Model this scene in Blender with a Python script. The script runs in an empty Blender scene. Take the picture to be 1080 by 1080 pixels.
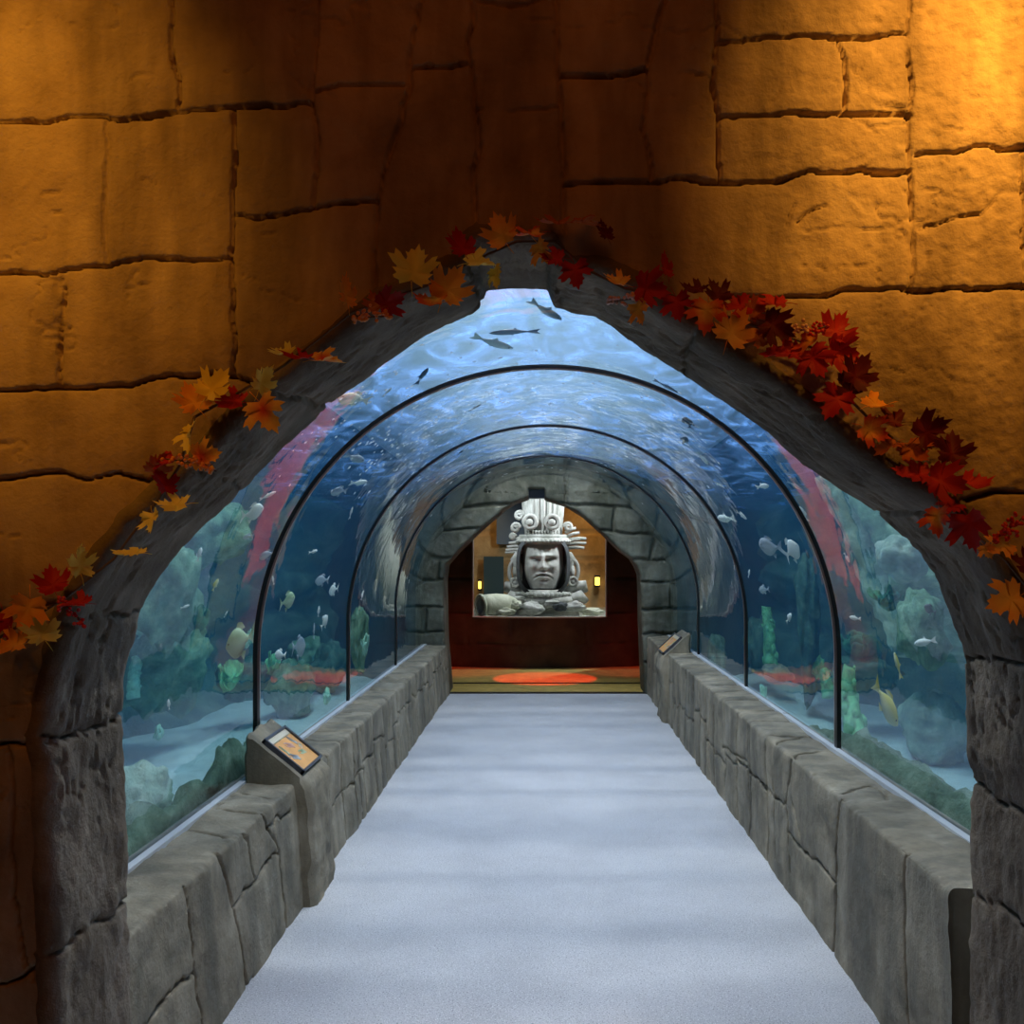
import bpy, bmesh, math, random
import numpy as np
from mathutils import Vector, Matrix, Euler
PI = math.pi
random.seed(7)
S = bpy.context.scene
COL = S.collection
F, CX, CY, H = 1080.0, 577.0, 583.0, 1.6        # focal length in pixels, vanishing point, eye height

def P(px, py, d):
    return Vector(((px - CX) / F * d, d, H - (py - CY) / F * d))

# ------------------------------------------------------------------ value noise in numpy
def _hash(ix, iy, seed):
    n = (ix.astype(np.int64) * 374761393 + iy.astype(np.int64) * 668265263 + seed * 1274126177) & 0xFFFFFFFF
    n = ((n ^ (n >> 13)) * 1274126177) & 0xFFFFFFFF
    return ((n ^ (n >> 16)) & 0xFFFF) / 65535.0
def vnoise(x, y, seed=0):
    x = np.asarray(x, float); y = np.asarray(y, float)
    ix = np.floor(x); iy = np.floor(y); fx = x - ix; fy = y - iy
    fx = fx * fx * (3 - 2 * fx); fy = fy * fy * (3 - 2 * fy)
    ix = ix.astype(np.int64); iy = iy.astype(np.int64)
    a = _hash(ix, iy, seed); b = _hash(ix + 1, iy, seed); c = _hash(ix, iy + 1, seed); d = _hash(ix + 1, iy + 1, seed)
    return (a + (b - a) * fx) * (1 - fy) + (c + (d - c) * fx) * fy - 0.5
def fbm(x, y, seed=0, octv=4):
    s = 0; a = 1.0
    for i in range(octv):
        s = s + a * vnoise(np.asarray(x) * 2 ** i, np.asarray(y) * 2 ** i, seed + i * 17); a *= 0.5
    return s
def seg_field(U, V, lines, warp=0.0, wscale=40.0, seed=3):
    """groove depth at the points (U, V) for polylines [(points, width, depth)]"""
    if warp:
        U2 = U + warp * fbm(U / wscale, V / wscale, seed, 3); V2 = V + warp * fbm(U / wscale + 31, V / wscale + 7, seed + 5, 3)
    else: U2, V2 = U, V
    g = np.zeros_like(U); soft = np.zeros_like(U)
    for pts, w, dep in lines:
        for (x0, y0), (x1, y1) in zip(pts[:-1], pts[1:]):
            m = (U2 > min(x0, x1) - 14 * w) & (U2 < max(x0, x1) + 14 * w) & (V2 > min(y0, y1) - 14 * w) & (V2 < max(y0, y1) + 14 * w)
            if not m.any(): continue
            u = U2[m]; v = V2[m]
            L2 = (x1 - x0) ** 2 + (y1 - y0) ** 2 + 1e-9
            t = np.clip(((u - x0) * (x1 - x0) + (v - y0) * (y1 - y0)) / L2, 0, 1)
            d = np.hypot(u - x0 - t * (x1 - x0), v - y0 - t * (y1 - y0))
            ww = .8 * w * (0.6 + 0.9 * (vnoise(u / (9 * w), v / (9 * w), seed + 9) + .5))
            g[m] = np.maximum(g[m], 1.5 * dep * np.exp(-(d / (.7 * ww)) ** 4))
            soft[m] = np.maximum(soft[m], 0.28 * dep * np.exp(-d / (3.5 * w)))
    return np.maximum(g, soft)

# ------------------------------------------------------------------ meshes
def link(name, verts, faces, mat, parent=None, smooth=True, kind=None):
    me = bpy.data.meshes.new(name)
    me.from_pydata([tuple(v) for v in verts], [], faces)
    if smooth:
        me.polygons.foreach_set('use_smooth', [True] * len(me.polygons))
    for m in (mat if isinstance(mat, (list, tuple)) else [mat]): me.materials.append(m)
    me.update()
    o = bpy.data.objects.new(name, me); COL.objects.link(o)
    if parent: o.parent = parent
    if kind: o['kind'] = kind
    return o
def from_bm(name, bm, mat, parent=None, smooth=True, kind=None, autosmooth=None):
    me = bpy.data.meshes.new(name)
    bmesh.ops.recalc_face_normals(bm, faces=bm.faces)
    bm.to_mesh(me); bm.free()
    if smooth: me.polygons.foreach_set('use_smooth', [True] * len(me.polygons))
    if autosmooth:
        try: me.set_sharp_from_angle(angle=math.radians(autosmooth))
        except Exception: pass
    for m in (mat if isinstance(mat, (list, tuple)) else [mat]): me.materials.append(m)
    o = bpy.data.objects.new(name, me); COL.objects.link(o)
    if parent: o.parent = parent
    if kind: o['kind'] = kind
    return o
def empty(name, loc, label, cat, group=None):
    o = bpy.data.objects.new(name, None); COL.objects.link(o)
    o.empty_display_size = .05; o.location = loc
    return tag(o, label, cat, group)
def tag(o, label, cat, group=None, kind=None):
    o['label'] = label; o['category'] = cat
    if group: o['group'] = group
    if kind: o['kind'] = kind
    return o
def grid_faces(nr, nc, flip=False, keep=None):
    f = []
    for i in range(nr - 1):
        for j in range(nc - 1):
            if keep is not None and not keep[i, j]: continue
            a = i * nc + j
            q = (a, a + 1, a + nc + 1, a + nc)
            f.append(q[::-1] if flip else q)
    return f
def bm_box(bm, c, s, rot=None):
    M = Matrix.Translation(c) @ (rot.to_4x4() if rot else Matrix.Identity(4)) @ Matrix.Diagonal((s[0], s[1], s[2], 1))
    return bmesh.ops.create_cube(bm, size=1, matrix=M)['verts']
def bm_ball(bm, c, r, sub=2, scale=(1, 1, 1), rot=None):
    M = Matrix.Translation(c) @ (rot.to_4x4() if rot else Matrix.Identity(4)) @ Matrix.Diagonal((scale[0], scale[1], scale[2], 1))
    return bmesh.ops.create_icosphere(bm, subdivisions=sub, radius=r, matrix=M)['verts']
def bm_tube(bm, pts, rad, seg=8, cap=True, close=False):
    """a tube along points; rad a number or a list"""
    pts = [Vector(p) for p in pts]; n = len(pts)
    if not isinstance(rad, (list, tuple)): rad = [rad] * n
    rings = []; up = None
    for i, p in enumerate(pts):
        if close: t = pts[(i + 1) % n] - pts[i - 1]
        else: t = pts[min(i + 1, n - 1)] - pts[max(i - 1, 0)]
        t.normalize()
        if up is None: up = Vector((0, 0, 1)) if abs(t.z) < .9 else Vector((1, 0, 0))
        a = t.cross(up).normalized(); b = a.cross(t).normalized(); up = b
        rings.append([bm.verts.new(p + (a * math.cos(2 * PI * k / seg) + b * math.sin(2 * PI * k / seg)) * rad[i]) for k in range(seg)])
    m = n if close else n - 1
    for i in range(m):
        r0, r1 = rings[i], rings[(i + 1) % n]
        for k in range(seg):
            bm.faces.new((r0[k], r0[(k + 1) % seg], r1[(k + 1) % seg], r1[k]))
    if cap and not close:
        bm.faces.new(rings[0][::-1]); bm.faces.new(rings[-1])
def bm_torus(bm, M, R, r, n=24, k=8):
    bm_tube(bm, [M @ Vector((R * math.cos(2 * PI * i / n), R * math.sin(2 * PI * i / n), 0)) for i in range(n)], r, k, close=True)
def bm_lathe(bm, prof, M, n=24):
    """revolve (radius, height) pairs about local z"""
    rings = []
    for r, z in prof:
        rings.append([bm.verts.new(M @ Vector((r * math.cos(2 * PI * k / n), r * math.sin(2 * PI * k / n), z))) for k in range(n)])
    for a, b in zip(rings[:-1], rings[1:]):
        for k in range(n): bm.faces.new((a[k], a[(k + 1) % n], b[(k + 1) % n], b[k]))
    return rings

# ------------------------------------------------------------------ materials
def new_mat(name):
    m = bpy.data.materials.new(name); m.use_nodes = True
    nt = m.node_tree; nt.nodes.clear()
    out = nt.nodes.new('ShaderNodeOutputMaterial')
    return m, nt, out
def N(nt, t, **kw):
    n = nt.nodes.new(t)
    for k, v in kw.items():
        if k in n.inputs.keys() if hasattr(n.inputs, 'keys') else False: n.inputs[k].default_value = v
        else: setattr(n, k, v)
    return n
def ramp(nt, fac, stops):
    r = nt.nodes.new('ShaderNodeValToRGB'); el = r.color_ramp.elements
    el[0].position, el[0].color = stops[0][0], (*stops[0][1], 1)
    el[1].position, el[1].color = stops[-1][0], (*stops[-1][1], 1)
    for p, c in stops[1:-1]:
        e = el.new(p); e.color = (*c, 1)
    nt.links.new(fac, r.inputs['Fac']); return r.outputs['Color']
def noise(nt, scale, detail=4, rough=.55, vec=None, stretch=None, dist=0.0):
    n = nt.nodes.new('ShaderNodeTexNoise')
    n.inputs['Scale'].default_value = scale; n.inputs['Detail'].default_value = detail; n.inputs['Roughness'].default_value = rough
    n.inputs['Distortion'].default_value = dist
    if vec is None:
        g = nt.nodes.new('ShaderNodeNewGeometry'); vec = g.outputs['Position']
    if stretch:
        mp = nt.nodes.new('ShaderNodeMapping'); mp.inputs['Scale'].default_value = stretch
        nt.links.new(vec, mp.inputs['Vector']); vec = mp.outputs['Vector']
    nt.links.new(vec, n.inputs['Vector']); return n.outputs['Fac']
def obj_vec(nt):
    return nt.nodes.new('ShaderNodeTexCoord').outputs['Object']
def bump(nt, hgt, strength=.4, dist=.01):
    b = nt.nodes.new('ShaderNodeBump'); b.inputs['Strength'].default_value = strength; b.inputs['Distance'].default_value = dist
    nt.links.new(hgt, b.inputs['Height']); return b.outputs['Normal']
def mixc(nt, fac, a, b, mode='MIX'):
    m = nt.nodes.new('ShaderNodeMix'); m.data_type = 'RGBA'; m.blend_type = mode
    for sock, v in ((m.inputs[0], fac), (m.inputs[6], a), (m.inputs[7], b)):
        if hasattr(v, 'is_linked') or hasattr(v, 'links'): nt.links.new(v, sock)
        elif isinstance(v, (int, float)): sock.default_value = v
        else: sock.default_value = (*v, 1)
    return m.outputs[2]
def stone_mat(name, stops, scale=3.0, rough=.8, bscale=60, bstr=.5, bdist=.006, streak=None, spec=.3, stain=None):
    m, nt, out = new_mat(name)
    b = nt.nodes.new('ShaderNodeBsdfPrincipled'); b.inputs['Roughness'].default_value = rough
    b.inputs['Specular IOR Level'].default_value = spec
    c = ramp(nt, noise(nt, scale, 6, .62, dist=.4), stops)
    if streak:
        s = noise(nt, 1.0, 4, .6, stretch=streak)
        c = mixc(nt, ramp(nt, s, [(.42, (0, 0, 0)), (.62, (.65, .65, .65))]), c, stain or (.06, .055, .05))
    nt.links.new(c, b.inputs['Base Color'])
    f = noise(nt, bscale, 5, .65)
    nt.links.new(bump(nt, f, bstr, bdist), b.inputs['Normal'])
    nt.links.new(b.outputs[0], out.inputs['Surface']); return m
def plain(name, col, rough=.5, metal=0.0, spec=.5, var=0.0, vscale=20, sss=0.0, bstr=0, bscale=80):
    m, nt, out = new_mat(name)
    b = nt.nodes.new('ShaderNodeBsdfPrincipled')
    b.inputs['Roughness'].default_value = rough; b.inputs['Metallic'].default_value = metal
    b.inputs['Specular IOR Level'].default_value = spec
    if var:
        lo = tuple(max(0, c * (1 - var)) for c in col); hi = tuple(min(1, c * (1 + var)) for c in col)
        nt.links.new(ramp(nt, noise(nt, vscale, 4, .6), [(.3, lo), (.7, hi)]), b.inputs['Base Color'])
    else: b.inputs['Base Color'].default_value = (*col, 1)
    if bstr: nt.links.new(bump(nt, noise(nt, bscale, 4, .6), bstr, .005), b.inputs['Normal'])
    nt.links.new(b.outputs[0], out.inputs['Surface']); return m

M = {}
M['tan'] = stone_mat('tan_temple_stone', [(.28, (.22, .145, .08)), (.48, (.40, .28, .165)), (.72, (.52, .385, .24))], 3.4, .72, 70, .6, .006,
                     streak=(5.5, 5.5, 1.1), stain=(.12, .075, .045), spec=.35)
M['gray'] = stone_mat('grey_arch_stone', [(.3, (.115, .085, .058)), (.5, (.195, .150, .105)), (.72, (.30, .24, .18))], 5, .8, 55, .7, .008,
                      streak=(4, 4, 1.4), stain=(.08, .06, .042))
M['parapet'] = stone_mat('parapet_stone', [(.3, (.17, .148, .105)), (.5, (.30, .255, .18)), (.72, (.43, .375, .28))], 4, .8, 60, .6, .007,
                         streak=(5, 5, .8), stain=(.12, .11, .085))
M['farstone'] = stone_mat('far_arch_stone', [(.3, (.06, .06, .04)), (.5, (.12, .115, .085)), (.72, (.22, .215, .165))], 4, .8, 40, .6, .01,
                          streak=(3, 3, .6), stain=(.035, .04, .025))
M['brown'] = stone_mat('brown_temple_stone', [(.3, (.15, .095, .055)), (.5, (.24, .155, .09)), (.72, (.32, .21, .13))], 2.2, .75, 40, .6, .008)
M['rubber'] = plain('black_rubber', (.012, .012, .014), .35)
M['seal'] = plain('pale_sealant', (.62, .64, .66), .6)
M['steel'] = plain('steel_edge', (.62, .60, .60), .35, .8)
# ================================================================== the stone wall with the arch
DF, DB = 2.24, 2.63                                 # front and back face of the arch wall
kF = DF / F
OUT = [(141, 1240), (141, 1100), (139, 950), (136, 860), (133, 790), (132, 750), (135, 715), (144, 675), (151, 650), (157, 632), (166, 614), (185, 588), (210, 561),
       (260, 517), (300, 476), (330, 447), (360, 420), (395, 394), (418, 376), (445, 358), (475, 344), (498, 334), (507, 328), (511, 318), (514, 309),
       (545, 307), (577, 308), (580, 318), (584, 327), (607, 333), (627, 336), (650, 350), (690, 377), (720, 398), (763, 426), (807, 458), (843, 490),
       (877, 513), (907, 532), (923, 543), (940, 557), (967, 583), (987, 613), (1000, 647), (1010, 680), (1014, 720), (1016, 787), (1022, 820),
       (1020, 880), (1022, 930), (1020, 990), (1018, 1080), (1018, 1240)]
OUTW = [(P(x, y, DB).x, P(x, y, DB).z) for x, y in OUT]
def resample(pts, step):
    pts = np.array(pts); d = np.r_[0, np.cumsum(np.hypot(*np.diff(pts, axis=0).T))]
    n = int(d[-1] / step) + 1; t = np.linspace(0, d[-1], n)
    return np.c_[np.interp(t, d, pts[:, 0]), np.interp(t, d, pts[:, 1])], t
def normals2(pts, k=2):
    """left-hand normals of an open polyline, averaged over 2k+1 points"""
    d = np.gradient(pts, axis=0)
    ker = np.ones(2 * k + 1) / (2 * k + 1)
    d = np.c_[np.convolve(np.pad(d[:, 0], k, 'edge'), ker, 'valid'), np.convolve(np.pad(d[:, 1], k, 'edge'), ker, 'valid')]
    n = np.c_[-d[:, 1], d[:, 0]]; return n / (np.linalg.norm(n, axis=1, keepdims=True) + 1e-9)
def inside(X, Z, poly):
    r = np.zeros(X.shape, bool); p = poly + [poly[0]]
    for (x0, z0), (x1, z1) in zip(p[:-1], p[1:]):
        if z0 == z1: continue
        c = ((Z >= z0) != (Z >= z1)) & (X < (x1 - x0) * (Z - z0) / (z1 - z0) + x0); r ^= c
    return r

OUTL, OUTT = resample(OUTW, .009)
OUTN = normals2(OUTL, 2)                            # points out of the opening (polyline runs left to right over the top)
def offset_poly(o): return [tuple(p) for p in OUTL + OUTN * o]

WJ = [  # joints of the big wall stones, in pixels at the wall face: points, half width, depth (m)
 ([(-400, 130), (0, 127), (60, 123), (115, 124), (185, 115), (235, 114), (330, 109)], 3.0, .022), ([(183, -300), (183, 0), (186, 110)], 2.6, .014),
 ([(332, -60), (332, 0), (331, 109), (332, 218)], 2.6, .014), ([(112, 128), (113, 200), (108, 280)], 3.5, .006), ([(246, 116), (246, 226), (249, 397)], 2.8, .018),
 ([(246, 226), (290, 222), (333, 217), (397, 212)], 2.8, .016), ([(-300, 290), (0, 288), (67, 284), (130, 278), (243, 268)], 2.8, .02), ([(66, 286), (63, 402)], 2.4, .014),
 ([(-300, 414), (0, 410), (60, 405), (140, 402), (250, 398), (300, 396)], 3.0, .022), ([(-200, 508), (0, 503), (120, 499), (155, 506), (250, 520)], 2.8, .02),
 ([(444, -100), (441, 0), (430, 63), (422, 127), (402, 180), (396, 217), (396, 330)], 2.8, .014), ([(333, 93), (360, 90), (422, 88)], 2.4, .013), ([(432, 70), (495, 66)], 2.6, .015),
 ([(494, -300), (495, 0), (497, 93), (502, 150), (503, 290)], 3.0, .018), ([(495, 6), (590, 0)], 2.2, .01), ([(500, 115), (590, 113)], 2.0, .007),
 ([(586, -200), (587, 0), (590, 80), (594, 160), (595, 245)], 2.8, .017), ([(592, 82), (645, 80), (682, 72)], 3.6, .024), ([(704, -200), (700, 0), (691, 40), (683, 72), (682, 120), (684, 187)], 3.0, .014),
 ([(595, 194), (650, 191), (755, 187)], 2.8, .02), ([(752, -300), (752, 0), (752, 77), (758, 187)], 2.6, .017), ([(718, 76), (753, 79)], 2.0, .01),
 ([(755, 41), (795, 41), (833, 37), (887, 42), (957, 36)], 3.2, .024), ([(884, 42), (890, 60), (890, 122)], 2.4, .014), ([(757, 124), (840, 122), (890, 123), (961, 123)], 3.2, .024),
 ([(720, 189), (800, 189), (880, 185), (963, 179)], 3.4, .026), ([(955, -300), (957, 0), (960, 120), (963, 190), (962, 310)], 2.6, .012), ([(968, 161), (1000, 158), (1080, 157), (1400, 155)], 3.0, .022),
 ([(770, 314), (860, 311), (960, 305), (1080, 298), (1400, 295)], 3.0, .022), ([(972, 241), (1000, 236), (1034, 225)], 1.7, .010), ([(1034, 225), (1055, 206), (1082, 196)], 1.6, .007),
 ([(1000, 540), (1018, 526), (1044, 520), (1080, 522), (1400, 520)], 3.6, .024), ([(840, 235), (850, 225), (870, 215)], 1.8, .009), ([(850, 245), (880, 238), (955, 240)], 1.5, .005),
 ([(1078, 160), (1080, 300)], 2.4, .014), ([(830, 240), (838, 216)], 1.5, .006), ([(990, 130), (1010, 140)], 1.4, .005), ([(150, 190), (165, 196)], 1.4, .004), ([(48, 203), (66, 201)], 1.5, .006), ([(55, 221), (66, 221)], 1.3, .006),
 ([(0, 788), (30, 784), (53, 778), (80, 770)], 3.0, .02), ([(-300, 1045), (0, 1040), (40, 1022), (70, 1008)], 3.0, .02), ([(10, 790), (12, 950), (30, 1036)], 2.6, .016), ([(-250, 640), (-20, 645), (60, 640), (100, 643)], 2.6, .018),
 ([(-120, 290), (-118, 414)], 2.6, .016), ([(-90, 414), (-92, 508)], 2.6, .016), ([(-130, 508), (-128, 640)], 2.6, .016), ([(1180, 298), (1182, 522)], 2.6, .016), ([(1140, 522), (1142, 700)], 2.6, .016),
 ([(1060, 690), (1200, 695), (1400, 690)], 2.6, .018), ([(1060, 860), (1400, 862)], 2.6, .018), ([(1075, 975), (1400, 978)], 2.6, .018), ([(1160, 700), (1158, 860)], 2.6, .016), ([(1230, 862), (1228, 978)], 2.6, .016),
 ([(-130, 130), (-128, 290)], 2.6, .016), ([(1200, -200), (1202, 155)], 2.6, .016), ([(1300, 155), (1300, 298)], 2.6, .016),
 ([(-500, -140), (1500, -135)], 3, .02), ([(-600, -420), (1700, -425)], 3, .02), ([(60, -420), (62, -140)], 2.6, .016), ([(400, -420), (402, -140)], 2.6, .016), ([(840, -420), (842, -140)], 2.6, .016), ([(-300, -140), (-300, 130)], 2.6, .016)]
us = np.r_[np.arange(-900, -80, 14), np.arange(-80, 1160, 2.3), np.arange(1160, 2000, 14)]
vs = np.r_[np.arange(-800, -60, 14), np.arange(-60, 1080, 2.3), np.arange(1080, 1356, 8), [1356]]
U, V = np.meshgrid(us, vs)
g = seg_field(U, V, WJ, 9.0, 45.0)
hgt = .010 * fbm(U / 120, V / 120, 11, 4) + .0022 * fbm(U / 22, V / 22, 23, 4) - g
rough_zone = np.clip((U - 640) / 300, 0, 1)
hgt += rough_zone * .0035 * fbm(U / 9, V / 8, 41, 3)
crk = np.abs(fbm(U / 95, V / 60, 61, 4)); hgt -= .006 * np.exp(-(crk / .010) ** 2) * (fbm(U / 150, V / 150, 71, 2) > .12)
X = (U - CX) * kF; Z = H - (V - CY) * kF; Y = DF - hgt
# stones press back towards the arch ring
hole = inside(X, Z, offset_poly(.028) )
keepv = ~hole
nr, nc = U.shape
keep = keepv[:-1, :-1] & keepv[1:, :-1] & keepv[:-1, 1:] & keepv[1:, 1:]
wall_front = link('wall_front', np.c_[X.ravel(), Y.ravel(), Z.ravel()], grid_faces(nr, nc, flip=True, keep=keep), M['tan'], kind='structure')

# the arch lining: a rounded front edge, the reveal, and a back lip
prof = [(.07, DF + .03), (.055, DF + .004), (.040, DF - .006), (.026, DF - .010), (.014, DF - .004), (.005, DF + .010), (.001, DF + .026)] + \
       [(0, y) for y in np.arange(DF + .036, DB - .016, .010)] + [(.003, DB - .012), (.010, DB - .003), (.03, DB), (.10, DB + .004), (.35, DB + .006)]
po = np.array([p[0] for p in prof]); py_ = np.array([p[1] for p in prof])
def t_at(px, py):
    w = P(px, py, DB); return OUTT[np.argmin((OUTL[:, 0] - w.x) ** 2 + (OUTL[:, 1] - w.z) ** 2)]
AJ = []
for (px, py, sl) in ((138, 945, 0), (132, 750, 0), (152, 646, .01), (263, 514, -.03), (345, 433, .05), (508, 326, 0), (583, 327, 0), (712, 393, .03), (924, 543, -.02), (1012, 690, .01), (1021, 828, 0), (1021, 938, .02)):
    t = t_at(px, py); AJ.append(([(t, 2.0), (t - sl * .3, 2.4), (t + sl, 2.8)], .006, .014))
t0, t1 = t_at(720, 398), t_at(800, 450); AJ.append(([(t0 + .02, 2.36), (t1 - .05, 2.31), (t1 + .03, 2.30)], .005, .014))
T, YY = np.meshgrid(OUTT, py_, indexing='ij')
g = seg_field(T, YY, AJ, .03, .14)
reveal = np.clip(1 - po / .05, 0, 1)[None, :]
ridg = 1 - np.abs(fbm(T / .16, YY / .035, 91, 4)) * 3.2
groovy = np.clip(ridg - .80, 0, 1) * .055 * (fbm(T / .3, YY / .2, 95, 2) > -.08)
vert = np.clip((1.15 - np.interp(OUTT, OUTT, OUTL[:, 1])) * 4, 0, 1)[:, None]     # piers are smoother
disp = (g + .010 * fbm(T / .12, YY / .07, 5, 4) + .004 * fbm(T / .03, YY / .014, 9, 3) + groovy * (1 - .85 * vert)) * (.35 + .65 * reveal)
notch = (T > t_at(508, 326)) & (T < t_at(583, 327))
disp = np.where(notch, disp * .35 + .005 * np.sin(T * 420 + 2 * fbm(T / .05, YY / .05, 3, 2)) * reveal * np.clip((DB - .09 - YY) / .08, 0, 1), disp)
OX = OUTL[:, 0][:, None] + OUTN[:, 0][:, None] * (po[None, :] + disp)
OZ = OUTL[:, 1][:, None] + OUTN[:, 1][:, None] * (po[None, :] + disp)
OY = np.broadcast_to(py_[None, :], OX.shape) + .006 * fbm(T / .05, YY / .05, 77, 3) * (1 - reveal)
arch = link('arch_stones', np.c_[OX.ravel(), OY.ravel(), OZ.ravel()], grid_faces(len(OUTT), len(prof), flip=True), M['gray'], parent=wall_front)

# the tank end wall behind the temple wall (with the same hole, wider)
def wall_with_hole(name, hole_poly, y0, y1, mat, parent, x0=-7.4, x1=7.4, z0=0, z1=8.2):
    bm = bmesh.new()
    n = len(hole_poly)
    ring_o = []
    for (x, z) in hole_poly:                              # project every outline point out to the rectangle
        cx, cz = 0, .9
        dx, dz = x - cx, z - cz
        k = min((x1 - cx) / dx if dx > 1e-6 else 1e9, (x0 - cx) / dx if dx < -1e-6 else 1e9, (z1 - cz) / dz if dz > 1e-6 else 1e9, (z0 - cz) / dz if dz < -1e-6 else 1e9)
        ring_o.append((cx + dx * k, cz + dz * k))
    rows = []
    for ring, yy in ((ring_o, y0), (hole_poly, y0), (hole_poly, y1), (ring_o, y1)):
        rows.append([bm.verts.new((x, yy, z)) for x, z in ring])
    for a, b in zip(rows[:-1], rows[1:]):
        for i in range(n - 1): bm.faces.new((a[i], a[i + 1], b[i + 1], b[i]))
    return from_bm(name, bm, mat, parent, smooth=False)
wall_with_hole('tank_end_wall', [tuple(p) for p in (OUTL + OUTN * .10)[::6]], DB + .006, DB + .03, M['brown'], wall_front)

# ================================================================== floors
def floor_mat():
    m, nt, out = new_mat('speckled_concrete')
    b = nt.nodes.new('ShaderNodeBsdfPrincipled'); b.inputs['Roughness'].default_value = .62; b.inputs['Specular IOR Level'].default_value = .3
    base = ramp(nt, noise(nt, 2.2, 5, .6), [(.3, (.50, .50, .52)), (.7, (.62, .62, .64))])
    sp = noise(nt, 190, 2, .5)
    c = mixc(nt, ramp(nt, sp, [(.58, (0, 0, 0)), (.66, (1, 1, 1))]), base, (.92, .92, .92))
    sp2 = noise(nt, 150, 2, .5, stretch=(1, 1.07, 1.3))
    c = mixc(nt, ramp(nt, sp2, [(.34, (.9, .9, .9)), (.42, (0, 0, 0))]), c, (.20, .20, .22))
    nt.links.new(c, b.inputs['Base Color'])
    nt.links.new(bump(nt, noise(nt, 120, 3, .6), .35, .004), b.inputs['Normal'])
    nt.links.new(b.outputs[0], out.inputs['Surface']); return m
M['floor'] = floor_mat()
bm = bmesh.new()
bm_box(bm, (0, 4.05, -.05), (6.0, 15.15, .1))
floor = from_bm('floor', bm, M['floor'], smooth=False, kind='structure')
M['lobbyfloor'] = plain('gold_terrazzo', (.55, .40, .11), .4, var=.25, vscale=8)
bm = bmesh.new()
bm_box(bm, (0, 14.9, -.045), (9, 6.55, .09))
from_bm('floor.001', bm, M['lobbyfloor'], smooth=False, kind='structure')
# dark threshold strips across the end of the walkway
bm = bmesh.new()
bm_box(bm, (0, 11.66, .006), (2.5, .08, .012)); bm_box(bm, (0, 12.55, .004), (5.0, .07, .008))
from_bm('trim_1', bm, M['rubber'], smooth=False, kind='structure')

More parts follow.
